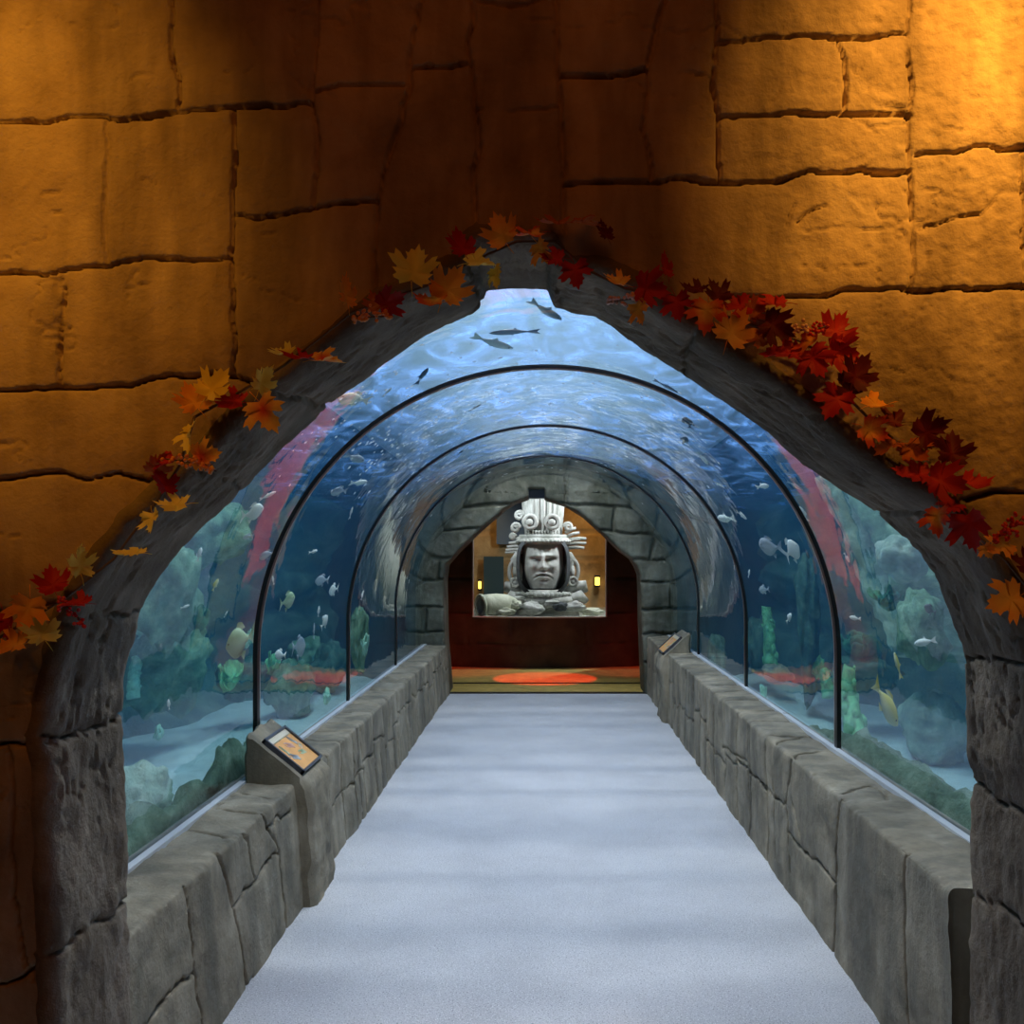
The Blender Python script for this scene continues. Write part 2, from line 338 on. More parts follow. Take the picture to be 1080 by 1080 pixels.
# ================================================================== the parapets along the walkway
Y0, Y1 = 3.0, 11.62
ZL, ZR = .555, .655
def on_x(px, py, X_):   # pixel to the plane x = X_  -> (y, z)
    d = X_ * F / (px - CX); return d, H - (py - CY) / F * d
def on_z(px, py, Z_):
    d = (H - Z_) * F / (py - CY); return d, (px - CX) / F * d
def parapet(name, side, xin, xtop, xgl, ztop, faceJ, topJ, seed, Y0):
    """side -1 left, +1 right; xin: inner foot, xtop: inner top edge, xgl: the glass"""
    e = .018
    pr = []                                           # profile (x, z), length-parametrised
    for k in np.linspace(0, 1, 70): pr.append((xin + (xtop - xin) * k, -.005 + (ztop - e + .005) * k))
    for k in np.linspace(0, PI / 2, 6)[1:]: pr.append((xtop + side * e * (1 - math.cos(k)), ztop - e + e * math.sin(k)))
    for k in np.linspace(0, 1, 34)[1:]: pr.append((xtop + side * e + (xgl + side * .10 - xtop - side * e) * k, ztop + .006 * k))
    pr = np.array(pr); s = np.r_[0, np.cumsum(np.hypot(*np.diff(pr, axis=0).T))]
    s_edge = s[72]
    ys = np.r_[np.arange(Y0, 6.0, .0075), np.arange(6.0, Y1, .015), [Y1]]
    def s_face(z): return np.interp(z, pr[:73, 1], s[:73])
    def s_top(x): return np.interp(side * x, side * pr[72:, 0], s[72:])
    J = []
    for pts, w in faceJ: J.append(([(y, s_face(z)) for y, z in (on_x(px, py, xin + (xtop - xin) * .5) for px, py in pts)], w * 1.35, .026))
    for pts, w in topJ: J.append(([(y, s_top(x)) for y, x in (on_z(px, py, ztop) for px, py in pts)], w * 1.3, .022))
    rng = random.Random(seed)
    y = 5.3
    while y < Y1 - .2:                                # stones further along
        st = rng.uniform(.26, .5); zz = rng.uniform(.25, .42)
        J.append(([(y, 0), (y + rng.uniform(-.03, .03), .3), (y + .01, s_edge), (y + rng.uniform(-.04, .04), s[-1])], .013, .028))
        J.append(([(y, zz), (y + st, zz + rng.uniform(-.05, .05))], .010, .022))
        if rng.random() < .6: J.append(([(y + st * .5, 0 if rng.random() < .5 else zz), (y + st * .52, zz if zz > .3 else s_edge)], .010, .022))
        y += st
    Yg, Sg = np.meshgrid(ys, s, indexing='ij')
    g = seg_field(Yg, Sg, J, .035, .12, seed)
    blk = .016 * fbm(Yg / .35, Sg / .3, seed + 3, 3) + .004 * fbm(Yg / .06, Sg / .05, seed + 4, 4)
    edge = np.exp(-((Sg - s_edge) / .02) ** 2) * np.clip(.016 * fbm(Yg / .05, Sg / .2, seed + 8, 4) + .002, 0, 1)
    d = g + blk + edge
    tn = np.gradient(pr, axis=0); tn /= np.linalg.norm(tn, axis=1, keepdims=True)
    nx, nz = (tn[:, 1] * -side * -1, -tn[:, 0] * -side * -1)   # into the stone
    nx, nz = side * tn[:, 1], -side * tn[:, 0]
    fade = np.clip((s[-1] - Sg) / .06, .15, 1)
    PX = pr[:, 0][None, :] + nx[None, :] * d * fade; PZ = pr[:, 1][None, :] + nz[None, :] * d * fade
    verts = np.c_[PX.ravel(), Yg.ravel(), PZ.ravel()]
    nR, nC = Yg.shape
    faces = grid_faces(nR, nC, flip=(side < 0))
    # near end face and the buried filler up to the pier
    verts = list(map(tuple, verts)); b0 = len(verts)
    verts.append((xgl + side * .10, Y0, -.005)); c = b0
    fan = list(range(nC)) + [c]
    faces.append(tuple(fan if side > 0 else fan[::-1]))
    o = link(name, verts, faces, M['parapet'], kind='structure')
    if Y0 < 2.8: return o
    bm = bmesh.new()
    bm_box(bm, ((xgl + side * .04 + xin + side * .09) / 2, (DB + Y0) / 2 + .02, ztop / 2 - .03), (abs(xgl + side * .04 - xin - side * .09), Y0 - DB, ztop - .05))
    from_bm('end_block', bm, M['parapet'], o, smooth=False)
    return o
fL = [([(237, 884), (247, 945), (257, 1047), (262, 1100)], .009), ([(203, 925), (207, 1000), (211, 1090)], .004), ([(150, 1082), (175, 1058), (207, 1024)], .006), ([(249, 951), (272, 926), (294, 901)], .007),
      ([(262, 865), (267, 890), (272, 924)], .007), ([(282, 846), (295, 900), (299, 982)], .007), ([(285, 872), (309, 856)], .006)]
tL = [([(188, 874), (215, 876), (237, 883)], .007), ([(226, 855), (269, 858)], .006), ([(252, 835), (280, 841)], .006), ([(155, 905), (176, 892)], .005), ([(226, 855), (246, 840)], .004)]
fR = [([(886, 836), (883, 870), (877, 987), (876, 1010)], .010), ([(953, 895), (952, 960), (954, 1085)], .007), ([(833, 801), (830, 847), (832, 923)], .009), ([(830, 876), (850, 900), (880, 931)], .007),
      ([(788, 764), (790, 873)], .006), ([(790, 816), (815, 838), (831, 850)], .006), ([(815, 821), (817, 907)], .006), ([(835, 848), (842, 880)], .005), ([(760, 787), (788, 803)], .005)]
tR = [([(922, 828), (903, 830), (886, 836)], .008), ([(865, 790), (850, 792), (835, 799)], .008), ([(850, 775), (835, 779), (820, 783)], .008), ([(920, 828), (940, 845)], .004)]
wall_left = parapet('wall_left', -1, -1.105, -1.14, -1.39, ZL, fL, tL, 101, DB + .004)
wall_right = parapet('wall_right', 1, 1.136, 1.13, 1.39, ZR, fR, tR, 202, 2.875)

# ================================================================== the acrylic vault
R_, ZC = 1.39, 1.10
def acrylic_mat():
    """inside face: bends light between air and the water behind it and mirrors at grazing angles; outside face: plain clear"""
    m, nt, out = new_mat('clear_acrylic')
    fr = nt.nodes.new('ShaderNodeFresnel'); fr.inputs['IOR'].default_value = 1.52
    gl = nt.nodes.new('ShaderNodeBsdfGlossy'); gl.inputs['Roughness'].default_value = .0
    rf = nt.nodes.new('ShaderNodeBsdfRefraction'); rf.inputs['IOR'].default_value = 1.33; rf.inputs['Roughness'].default_value = .0; rf.inputs['Color'].default_value = (.97, .99, 1, 1)
    nb = bump(nt, noise(nt, 2.2, 3, .5), .10, .05)
    nt.links.new(nb, gl.inputs['Normal'])
    mx = nt.nodes.new('ShaderNodeMixShader')
    nt.links.new(fr.outputs[0], mx.inputs[0]); nt.links.new(rf.outputs[0], mx.inputs[1]); nt.links.new(gl.outputs[0], mx.inputs[2])
    nt.links.new(mx.outputs[0], out.inputs['Surface'])
    m2, nt, out = new_mat('acrylic_in_water')
    tr = nt.nodes.new('ShaderNodeBsdfTransparent'); tr.inputs['Color'].default_value = (.99, 1, 1, 1)
    nt.links.new(tr.outputs[0], out.inputs['Surface'])
    return m, m2
M['acrylic'], M['acrylic2'] = acrylic_mat()
def vault_path(r, zl, zr, n=72):
    p = [(-r, zl), (-r, (zl + ZC) / 2)] + [(r * math.cos(a), ZC + r * math.sin(a)) for a in np.linspace(PI, 0, n)] + [(r, (zr + ZC) / 2), (r, zr)]
    return p
def vault(name, r0, r1, ya, yb, mat, kind='structure', dz=0.0, ny=2):
    """a curved pane between radius r0 (inside) and r1, material 0 inside, material 1 elsewhere"""
    a = vault_path(r0, ZL + dz, ZR + dz); b = vault_path(r1, ZL + dz, ZR + dz); n = len(a)
    v = []; f = []; mi = []
    def sheet(rows, m, flip):
        o = len(v); k = len(rows[0])
        for r in rows: v.extend(r)
        for j in range(len(rows) - 1):
            for i in range(k - 1):
                p = o + j * k + i; q = (p, p + 1, p + k + 1, p + k)
                f.append(q[::-1] if flip else q); mi.append(m)
    yy = np.linspace(ya, yb, ny)
    sheet([[(x, y, z) for x, z in a] for y in yy], 0, True)
    sheet([[(x, y, z) for x, z in b] for y in yy], 1, False)
    sheet([[(x, ya, z) for x, z in a], [(x, ya, z) for x, z in b]], 1, True)
    sheet([[(x, yb, z) for x, z in a], [(x, yb, z) for x, z in b]], 1, False)
    for e, fl in ((0, True), (n - 1, False)):
        sheet([[(a[e][0], y, a[e][1]) for y in yy], [(b[e][0], y, b[e][1]) for y in yy]], 1, fl)
    f0 = [q for q, m in zip(f, mi) if m == 0]; f1 = [q for q, m in zip(f, mi) if m == 1]
    if mat[0] is mat[1]: return link(name, v, f, mat[0], kind=kind)
    n0 = len(a) * ny
    ob = link(name, v[:n0], f0, mat[0], kind=kind)          # the inside face bends the light
    link('outer_face', v[n0:], [tuple(i - n0 for i in q) for q in f1], mat[1], parent=ob)
    return ob
SEAMS = [4.90, 7.15, 9.40]
edges = [DB + .012] + SEAMS + [11.60]
for i in range(4):
    vault('window_%d' % (i + 1), R_, R_ + .06, edges[i] + (.022 if i else 0), edges[i + 1] - (.022 if i < 3 else 0), [M['acrylic'], M['acrylic2']], dz=-.03)
for i, y in enumerate(SEAMS):
    vault('trim_%d' % (i + 2), R_ - .010, R_ + .04, y - .023, y + .017, [M['rubber'], M['rubber']], dz=.004)
    w = vault('steel_strip', R_ - .009, R_ + .012, y + .017, y + .032, [M['steel'], M['steel']], kind=None, dz=.004)
    w.parent = bpy.data.objects['trim_%d' % (i + 2)]
for i, (s_, z) in enumerate(((-1, ZL), (1, ZR))):
    bm = bmesh.new()
    bm_box(bm, (s_ * (R_ - .014), (3.0 + 11.6) / 2, z + .004), (.03, 8.6, .02))
    from_bm('trim_%d' % (i + 5), bm, M['seal'], smooth=False, kind='structure')

M['tankblue'] = plain('dark_painted_tank_end', (.03, .055, .055), .85, var=.5, vscale=2)
# ================================================================== the far arch
FY = 11.60
FO = [(473, 735), (473.3, 731), (471, 700), (469, 678), (468, 640), (467.8, 611), (470, 596), (482, 582), (495.6, 569), (508, 557), (520, 546.7), (531, 537), (542, 530), (555.6, 525.5),
      (557.8, 524), (557.8, 516), (574, 516), (574, 525), (577.8, 526.7), (597.8, 533), (615.6, 544), (637.8, 564), (655.6, 582), (666.7, 589.5), (672, 598), (675.6, 607), (676.5, 630), (676.7, 655.6), (678, 690), (679.5, 724), (680, 735)]
FOW = [(P(x, y, FY).x, max(-.01, P(x, y, FY).z)) for x, y in FO]
FL, FT = resample(FOW, .014); FN = normals2(FL, 2)
rows = [(0, .55), (0, .40), (0, .25), (0, .12), (.004, .04), (.014, .008)] + [(o, 0) for o in np.linspace(.03, .9, 60)]
rows = np.array(rows)
OX = FL[:, 0][:, None] + FN[:, 0][:, None] * rows[:, 0][None, :]; OZ = FL[:, 1][:, None] + FN[:, 1][:, None] * rows[:, 0][None, :]
FJ = []
for z in (.38, .70, .98, 1.28, 1.55, 1.85, 2.12): FJ.append(([(-2.2, z), (-1.2, z + .01), (0, z + .02), (1.2, z - .02), (2.2, z)], .030, .035))
for (x, z0, z1) in ((-1.32, 0, .38), (-1.4, .7, .98), (1.3, .38, .7), (1.38, .98, 1.28), (-1.25, 1.28, 1.55), (1.2, 1.55, 1.85), (-.8, 1.55, 1.85), (.75, 1.85, 2.12), (-.4, 1.85, 2.12), (.2, 2.12, 2.6)): FJ.append(([(x, z0), (x + .02, z1)], .030, .035))
FJ += [([(-1.38, 1.55), (-1.2, 1.42)], .01, .02)]
g = seg_field(OX, OZ, FJ, .05, .3, 55)
bl = .03 * fbm(OX / .35, OZ / .3, 61, 3) + .012 * fbm(OX / .07, OZ / .07, 66, 3)
OY = FY - .02 + rows[:, 1][None, :] + np.where(rows[:, 1][None, :] < .02, g + bl, 0)
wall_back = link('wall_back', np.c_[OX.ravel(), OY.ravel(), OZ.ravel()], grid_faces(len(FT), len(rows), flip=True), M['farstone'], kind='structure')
bm = bmesh.new(); c_ = P(565.5, 520.5, FY + .12); bm_box(bm, (c_.x, FY + .16, c_.z), (.20, .2, .11)); from_bm('notch_box', bm, M['rubber'], wall_back, smooth=False)  # black box filling the notch at the top of the arch
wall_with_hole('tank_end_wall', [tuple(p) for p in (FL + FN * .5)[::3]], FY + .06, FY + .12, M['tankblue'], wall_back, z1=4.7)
# ================================================================== water
WZ = 4.25
def water_mat():
    m, nt, out = new_mat('sea_water')
    sc = nt.nodes.new('ShaderNodeVolumeScatter'); sc.inputs['Color'].default_value = (.10, .45, .85, 1); sc.inputs['Density'].default_value = .05; sc.inputs['Anisotropy'].default_value = .2
    ab = nt.nodes.new('ShaderNodeVolumeAbsorption'); ab.inputs['Color'].default_value = (.25, .80, .92, 1); ab.inputs['Density'].default_value = .17
    ad = nt.nodes.new('ShaderNodeAddShader')
    nt.links.new(sc.outputs[0], ad.inputs[0]); nt.links.new(ab.outputs[0], ad.inputs[1]); nt.links.new(ad.outputs[0], out.inputs['Volume'])
    return m
M['water'] = water_mat()
pts = [(-6.9, .02), (-6.9, WZ - .12), (6.9, WZ - .12), (6.9, .02), (R_ + .075, .02)] + [(R_ + .075, ZC)] + \
      [((R_ + .075) * math.cos(a), ZC + (R_ + .075) * math.sin(a)) for a in np.linspace(0, PI, 40)[1:-1]] + [(-R_ - .075, ZC), (-R_ - .075, .02)]
bm = bmesh.new()
a = [bm.verts.new((x, DB + .05, z)) for x, z in pts]; b = [bm.verts.new((x, 11.5, z)) for x, z in pts]
bm.faces.new(a); bm.faces.new(b[::-1])
for i in range(len(pts)):
    j = (i + 1) % len(pts); bm.faces.new((a[j], a[i], b[i], b[j]))
from_bm('water', bm, M['water'], smooth=False, kind='stuff')
def surface_mat():
    m, nt, out = new_mat('rippled_water_surface')
    tl = nt.nodes.new('ShaderNodeBsdfTranslucent'); tl.inputs['Color'].default_value = (.26, .46, 1.0, 1)
    tr = nt.nodes.new('ShaderNodeBsdfTransparent'); tr.inputs['Color'].default_value = (1, 1, 1, 1)
    n1 = noise(nt, 1.9, 5, .58, dist=1.6)
    fac = ramp(nt, n1, [(.36, (.03, .03, .03)), (.47, (.13, .13, .13)), (.58, (.32, .32, .32)), (.70, (.80, .80, .80))])  # noise mask imitating ripple light: streaks the surface, dapples the floor below
    mx = nt.nodes.new('ShaderNodeMixShader')
    nt.links.new(fac, mx.inputs[0]); nt.links.new(tr.outputs[0], mx.inputs[1]); nt.links.new(tl.outputs[0], mx.inputs[2])
    nt.links.new(mx.outputs[0], out.inputs['Surface']); return m
M['surface'] = surface_mat()
xs = np.arange(-7, 7.01, .16); ys = np.arange(DB + .04, 11.56, .16)
A, B = np.meshgrid(xs, ys)
C_ = WZ + .05 * fbm(A / .9, B / .7, 4, 3)
link('water_surface', np.c_[A.ravel(), B.ravel(), C_.ravel()], grid_faces(*A.shape), M['surface'], kind='stuff')
# tank walls and sand
M['tankwall'] = stone_mat('algae_rockwork', [(.3, (.03, .06, .05)), (.5, (.09, .14, .11)), (.7, (.20, .26, .19))], 1.6, .85, 20, .8, .03)
M['sand'] = stone_mat('tank_sand', [(.3, (.50, .51, .50)), (.7, (.70, .71, .69))], 3, .9, 120, .4, .005)
for s_ in (-1, 1):
    ya = np.arange(DB, 11.7, .16); za = np.arange(-.1, WZ + .3, .16)
    A, B = np.meshgrid(ya, za)
    Xw = s_ * (6.3 - 1.0 * np.abs(fbm(A / 1.3, B / 1.1, 31 + s_, 4)) - .5 * fbm(A / .5, B / .5, 37 + s_, 3) - .35 * np.clip(1 - B / 1.2, 0, 1))
    link('tank_wall_left' if s_ < 0 else 'tank_wall_right', np.c_[Xw.ravel(), A.ravel(), B.ravel()], grid_faces(*A.shape, flip=(s_ < 0)), M['tankwall'], kind='structure')
    xa = np.arange(1.45, 7, .12); ya = np.arange(DB, 11.6, .12)
    A, B = np.meshgrid(xa, ya)
    Zs = .16 + .06 * fbm(A / .8, B / .8, 51 + s_, 3) + .012 * np.sin(B * 9 + 3 * fbm(A / 1.5, B / 1.5, 8, 2)) + .10 * np.clip((A - 3.5) / 3, 0, 1)
    link('tank_floor_left' if s_ < 0 else 'tank_floor_right', np.c_[s_ * A.ravel(), B.ravel(), Zs.ravel()], grid_faces(*A.shape), M['sand'], kind='structure')

# the white ceiling over the open tank
bm = bmesh.new(); bm_box(bm, (0, 11.2, 9.2), (15, 17.4, .1)); from_bm('ceiling.001', bm, plain('white_ceiling', (.80, .82, .84), .9), smooth=False, kind='structure')
# ================================================================== rocks, corals and plants in the tank
from mathutils import noise as mn
def sight(px, py):
    """follow the line of sight through the vault: the point on the inside face and the direction bent by the water"""
    D = Vector(((px - CX) / F, 1.0, -(py - CY) / F)); d = 2.6; step = .5
    def out(p): return math.hypot(p.x, max(0, p.z - ZC)) > R_ or abs(p.x) > R_
    while step > 1e-6:
        while not out(Vector((0, 0, H)) + D * d) and d < 60: d += step
        d -= step; step *= .5
    p = Vector((0, 0, H)) + D * d
    n = Vector((-p.x, 0, -max(0, p.z - ZC))).normalized(); i = D.normalized()
    c = -i.dot(n); r = 1 / 1.33
    return p, (i * r + n * (r * c - math.sqrt(max(0, 1 - r * r * (1 - c * c))))).normalized()
def TP(px, py, s):
    p, t = sight(px, py); return p + t * s
def frame_at(px, py, s):
    """the place, the size of a pixel there across and up the line of sight, and the three axes (across, along, up)"""
    c = TP(px, py, s); t = sight(px, py)[1]
    jx = (TP(px + 2, py, s) - TP(px - 2, py, s)) / 4; jy = (TP(px, py - 2, s) - TP(px, py + 2, s)) / 4
    jx -= t * jx.dot(t); jy -= t * jy.dot(t)
    return c, jx, jy, t
def sand_s(px, py, zmin=.24, xmax=4.8, ymax=10.5):
    """how far along the bent line of sight it meets the sand, or the rockwork at the back of the tank"""
    s = .15
    while s < 8:
        c = TP(px, py, s)
        if c.z < zmin or abs(c.x) > xmax or c.y > ymax: break
        s += .04
    return s
M['rock_pale'] = stone_mat('pale_reef_rock', [(.3, (.12, .18, .13)), (.5, (.30, .38, .29)), (.7, (.58, .62, .50))], 3, .9, 25, .9, .02)
M['rock_dark'] = stone_mat('dark_algae_rock', [(.3, (.03, .07, .05)), (.5, (.08, .15, .11)), (.7, (.20, .29, .22))], 5, .9, 30, 1.0, .02)
M['rock_mid'] = stone_mat('green_reef_rock', [(.3, (.04, .10, .05)), (.5, (.14, .26, .15)), (.7, (.38, .50, .33))], 4, .9, 30, 1.0, .02)
M['rock_tan'] = stone_mat('tan_reef_rock', [(.3, (.35, .26, .18)), (.7, (.62, .52, .40))], 5, .9, 30, 1.0, .02)
M['coral_green'] = plain('green_coral', (.20, .48, .22), .7, var=.5, vscale=9, bstr=.6)
M['coral_mint'] = plain('mint_coral', (.45, .72, .52), .7, var=.35, vscale=9, bstr=.6)
M['coral_dark'] = plain('dark_green_weed', (.06, .20, .11), .7, var=.6, vscale=9, bstr=.6)
def rock(name, label, cat, c, s, mat, seed, rough=.35, rotz=0, sub=4, freq=1.3):
    bm = bmesh.new(); bmesh.ops.create_icosphere(bm, subdivisions=sub, radius=1)
    for v in bm.verts:
        p = v.co.copy(); q = p * freq + Vector((seed * 3.1, seed * 1.7, seed * .9))
        k = 1 + rough * mn.noise(q) + .22 * mn.noise(q * 2.3) + .12 * mn.noise(q * 5.1) + .05 * mn.noise(q * 11)
        v.co = p * k
        v.co.x *= s[0]; v.co.y *= s[1]; v.co.z *= s[2]
    o = from_bm(name, bm, mat); o.location = c; o.rotation_euler.z = rotz
    return tag(o, label, cat)
def rock_px(label, px, py, rw, rh, s, mat, seed, rough=.35, name='boulder', cat='rock', deep=1.0, freq=1.3):
    if s is None: s = sand_s(px, py + rh * .7)
    c, jx, jy, t = frame_at(px, py, s)
    a, b = jx.length * rw, jy.length * rh
    o = rock(name, label, cat, c, (a, (a + b) * .5 * deep, b), M[mat], seed, rough, freq=freq)
    o.rotation_euler.z = math.atan2(jx.y, jx.x); return o
rock_px('broad mossy grey boulder high at the left tank end, beside the stone pier', 176, 622, 36, 56, 3.9, 'rock_mid', 1, .45)
rock_px('mossy green boulder standing below the broad grey boulder at the left', 172, 694, 44, 40, None, 'rock_mid', 2, .5)
rock_px('grey green ledge rock above the dark gap of the left tank', 226, 560, 36, 34, 4.6, 'rock_mid', 3, .45)
rock_px('smooth pale round boulder lying low on the sand beside the left pier', 146, 852, 42, 46, None, 'rock_pale', 4, .22)
rock_px('small pale stone on the sand beside the dark ledge of the left tank', 178, 858, 22, 22, 3.9, 'rock_pale', 44, .3)
rock_px('rounded green boulder on the sand, seen behind the left reading stand', 306, 726, 26, 32, None, 'rock_mid', 5, .25)
rock_px('dark boulder with pale top behind the rounded green boulder', 322, 684, 16, 18, None, 'rock_mid', 6, .35)
rock_px('wide dark green boulder between the first and second seam, left tank', 350, 700, 18, 28, None, 'rock_dark', 7, .35)
rock_px('dark rock under the leafy corals of the left tank', 255, 712, 24, 24, None, 'rock_dark', 8, .4)
rock_px('teal rock column standing behind the second seam, left tank', 378, 668, 9, 36, 1.9, 'rock_mid', 9, .4)
rock_px('pale green rounded rock at the edge of the right arch', 950, 588, 27, 22, 3.4, 'rock_pale', 10, .3)
rock_px('tall dark rock carrying the pale green rounded rock', 972, 664, 26, 40, 2.7, 'rock_mid', 11, .4)
rock_px('large rounded grey boulder on the sand beside the right pier', 984, 766, 36, 42, None, 'rock_pale', 12, .30)
rock_px('dark upright rock pillar just past the first seam, right tank', 852, 646, 12, 58, None, 'rock_dark', 13, .35)
rock_px('dark mound under the weeds of the right tank', 912, 706, 34, 24, None, 'rock_dark', 14, .5)
rock_px('tan lumpy rock on the sand of the right tank', 820, 708, 15, 9, None, 'rock_tan', 15, .5)
rock_px('low dark rock far along the right tank near the end arch', 756, 690, 9, 20, None, 'rock_dark', 16, .5)
rock_px('wide dark green rock at the back of the right tank', 800, 674, 14, 34, None, 'rock_dark', 18, .4)
def pillar(label, pts, w, mat, seed):
    """a leaning ridge of rock through points (px, py, d)"""
    bm = bmesh.new(); q = [TP(*p) for p in pts]; n = 26; path = []
    for i in range(n):
        t = i / (n - 1) * (len(q) - 1); k = min(int(t), len(q) - 2); path.append(q[k].lerp(q[k + 1], t - k))
    bm_tube(bm, path, [w * (1 + .25 * mn.noise(Vector((i * .35, seed, 0)))) for i in range(n)], 20)
    bmesh.ops.subdivide_edges(bm, edges=bm.edges[:], cuts=1)
    bm.normal_update()
    for v in bm.verts: v.co += v.normal * (.09 * mn.noise(v.co * 2.6 + Vector((seed, 0, 0))) + .05 * mn.noise(v.co * 7))
    return tag(from_bm('rock_pillar', bm, M[mat]), label, 'rock')
pillar('leaning olive rock ridge rising behind the right arch edge', [(965, 690, 4.3), (925, 610, 4.5), (880, 500, 4.8)], .22, 'rock_pale', 3)
pillar('darker leaning rock ridge beside the olive ridge, right tank', [(1008, 690, 3.9), (975, 620, 4.0), (915, 510, 4.4)], .26, 'rock_mid', 5)
def ledge(label, xs, y0, y1, ztops, seed, side):
    n = 70; m = 16; v = []
    for i in range(n):
        y = y0 + (y1 - y0) * i / (n - 1); zt = np.interp(y, [a for a, b in ztops], [b for a, b in ztops])
        for j in range(m):
            a = PI * j / (m - 1)
            x = xs[0] + (xs[1] - xs[0]) * (.5 - .5 * math.cos(a)); z = .12 + (zt - .12) * math.sin(a) ** .55
            p = Vector((side * x, y, z))
            k = .09 * mn.noise(p * 4 + Vector((seed, 0, 0))) + .05 * mn.noise(p * 11)
            w = math.sin(a)
            v.append((side * max(R_ + .085, x + k * w), y, z + k * w))
    f = grid_faces(n, m, flip=(side > 0)); f.append(tuple(range(m))); f.append(tuple(range((n - 1) * m, n * m)))
    return tag(link('rock_ledge', v, f, M['rock_dark']), label, 'rock')
ledge('dark green rock ledge running along the foot of the left glass', (R_ + .09, 1.85), 2.75, 6.6, [(2.7, .50), (3.3, .57), (3.9, .62), (4.3, .66), (4.6, .72), (5.2, .66), (6, .5), (6.6, .3)], 2, -1)
ledge('dark green rock ledge running along the foot of the right glass', (R_ + .09, 1.95), 2.75, 6.8, [(2.7, .60), (3.2, .70), (3.8, .73), (4.4, .74), (5.0, .72), (5.6, .66), (6.8, .3)], 7, 1)

def leafy_coral(label, px, py, s, sizepx, mat, seed, n=14):
    if s is None: s = sand_s(px, py + sizepx * .5) - .15
    rng = random.Random(seed); bm = bmesh.new(); c, jx, jy, t = frame_at(px, py, s); size = (jx.length + jy.length) * .5 * sizepx
    for i in range(n):
        a = rng.uniform(0, 2 * PI); tilt = rng.uniform(.25, 1.1); r = size * rng.uniform(.35, .6)
        base = Vector((rng.uniform(-.4, .4), rng.uniform(-.3, .3), rng.uniform(-.2, .35))) * size
        R = Euler((tilt, 0, a)).to_matrix()
        rows = []
        for u in range(7):
            row = []
            for w in range(9):
                t = w / 8 * 2 - 1; h = u / 6
                x = t * r * .75 * math.sin(min(1, h * 1.15 + .12) * PI * .62); z = h * r * 1.5 * (1 - .25 * t * t)
                yv = .18 * r * math.sin(t * 5 + i) * h + .35 * r * h * h
                row.append(bm.verts.new(base + R @ Vector((x, yv, z))))
            rows.append(row)
        for p, q in zip(rows[:-1], rows[1:]):
            for k in range(8): bm.faces.new((p[k], p[k + 1], q[k + 1], q[k]))
    o = from_bm('leafy_coral', bm, M[mat]); o.location = c
    sm = o.modifiers.new('thick', 'SOLIDIFY'); sm.thickness = .012
    return tag(o, label, 'coral')
leafy_coral('dark green leafy weed clump on the mossy boulder at the left', 190, 672, None, 34, 'coral_dark', 1, 20)
leafy_coral('pale mint leafy coral beside the first seam, left tank', 252, 684, None, 20, 'coral_mint', 2, 10)
leafy_coral('green leafy coral low on the sand, left of the first seam', 240, 722, None, 24, 'coral_green', 3, 14)
leafy_coral('green ferny weed clump on the dark mound, right tank', 906, 690, None, 30, 'coral_dark', 4, 20)
leafy_coral('small green weed tuft on the sand in front of the second seam, left tank', 343, 741, None, 9, 'coral_mint', 5, 8)
leafy_coral('grey green leafy weed on the rock beside the right pier', 1000, 690, None, 24, 'coral_dark', 6, 14)
leafy_coral('tiny pale weed tuft on the sand, right tank', 806, 735, None, 9, 'coral_mint', 7, 8)
leafy_coral('pale weed clump at the edge of the left pier', 168, 776, None, 14, 'coral_mint', 8, 8)
leafy_coral('blue green weed clump at the foot of the rounded green boulder', 288, 706, None, 17, 'coral_green', 9, 10)
leafy_coral('bushy olive weed clump above the mossy boulder, left tank', 172, 650, None, 30, 'coral_dark', 11, 22)
leafy_coral('dark weed fringe hanging beside the dark gap, left tank', 208, 700, None, 22, 'coral_dark', 12, 16)
leafy_coral('mint leafy coral cluster on the teal rock past the second seam', 384, 690, 1.6, 12, 'coral_mint', 13, 8)
leafy_coral('pale weed tuft on the dark ledge of the left glass', 226, 822, .5, 10, 'coral_mint', 14, 8)
leafy_coral('bright weed tuft on the dark ledge of the right glass', 950, 826, .45, 9, 'coral_mint', 15, 8)
leafy_coral('green weed clump low behind the first seam, right tank', 862, 712, None, 16, 'coral_green', 16, 10)
leafy_coral('dark shaggy weed high on the olive rock ridge, right tank', 935, 640, 3.4, 22, 'coral_dark', 17, 16)
def column_coral(label, pts, rads, mat, seed, name='column_coral'):
    bm = bmesh.new(); s0 = sand_s(pts[0][0], pts[0][1]) - .1; q = [TP(x, y, s0) for x, y, *_ in pts]; n = 30; path = []; rr = []
    k0 = frame_at(pts[0][0], pts[0][1], s0)[1].length; rads = [r * k0 for r in rads]
    for i in range(n):
        t = i / (n - 1) * (len(q) - 1); k = min(int(t), len(q) - 2); path.append(q[k].lerp(q[k + 1], t - k)); rr.append(rads[k] + (rads[k + 1] - rads[k]) * (t - k))
    bm_tube(bm, path, rr, 18)
    rng = random.Random(seed)
    for i in range(26):                                # knobs
        k = rng.randrange(2, n - 1); a = rng.uniform(0, 2 * PI)
        bm_ball(bm, path[k] + Vector((math.cos(a), math.sin(a), rng.uniform(-.4, .4))) * rr[k] * .9, rr[k] * rng.uniform(.3, .6), 1)
    bm.normal_update()
    for v in bm.verts: v.co += v.normal * .02 * mn.noise(v.co * 14)
    return tag(from_bm(name, bm, M[mat]), label, 'coral')
column_coral('tall bright green knobbly coral just past the first seam, right tank', [(910, 800), (902, 775), (893, 735), (896, 702)], [15, 12, 10, 6], 'coral_green', 1)
column_coral('tall mint coral with knobs at the edge of the left pier', [(140, 735, 7.2), (143, 700, 7.2), (150, 672, 7.3), (148, 655, 7.3)], [7, 6, 4, 5], 'coral_mint', 2)
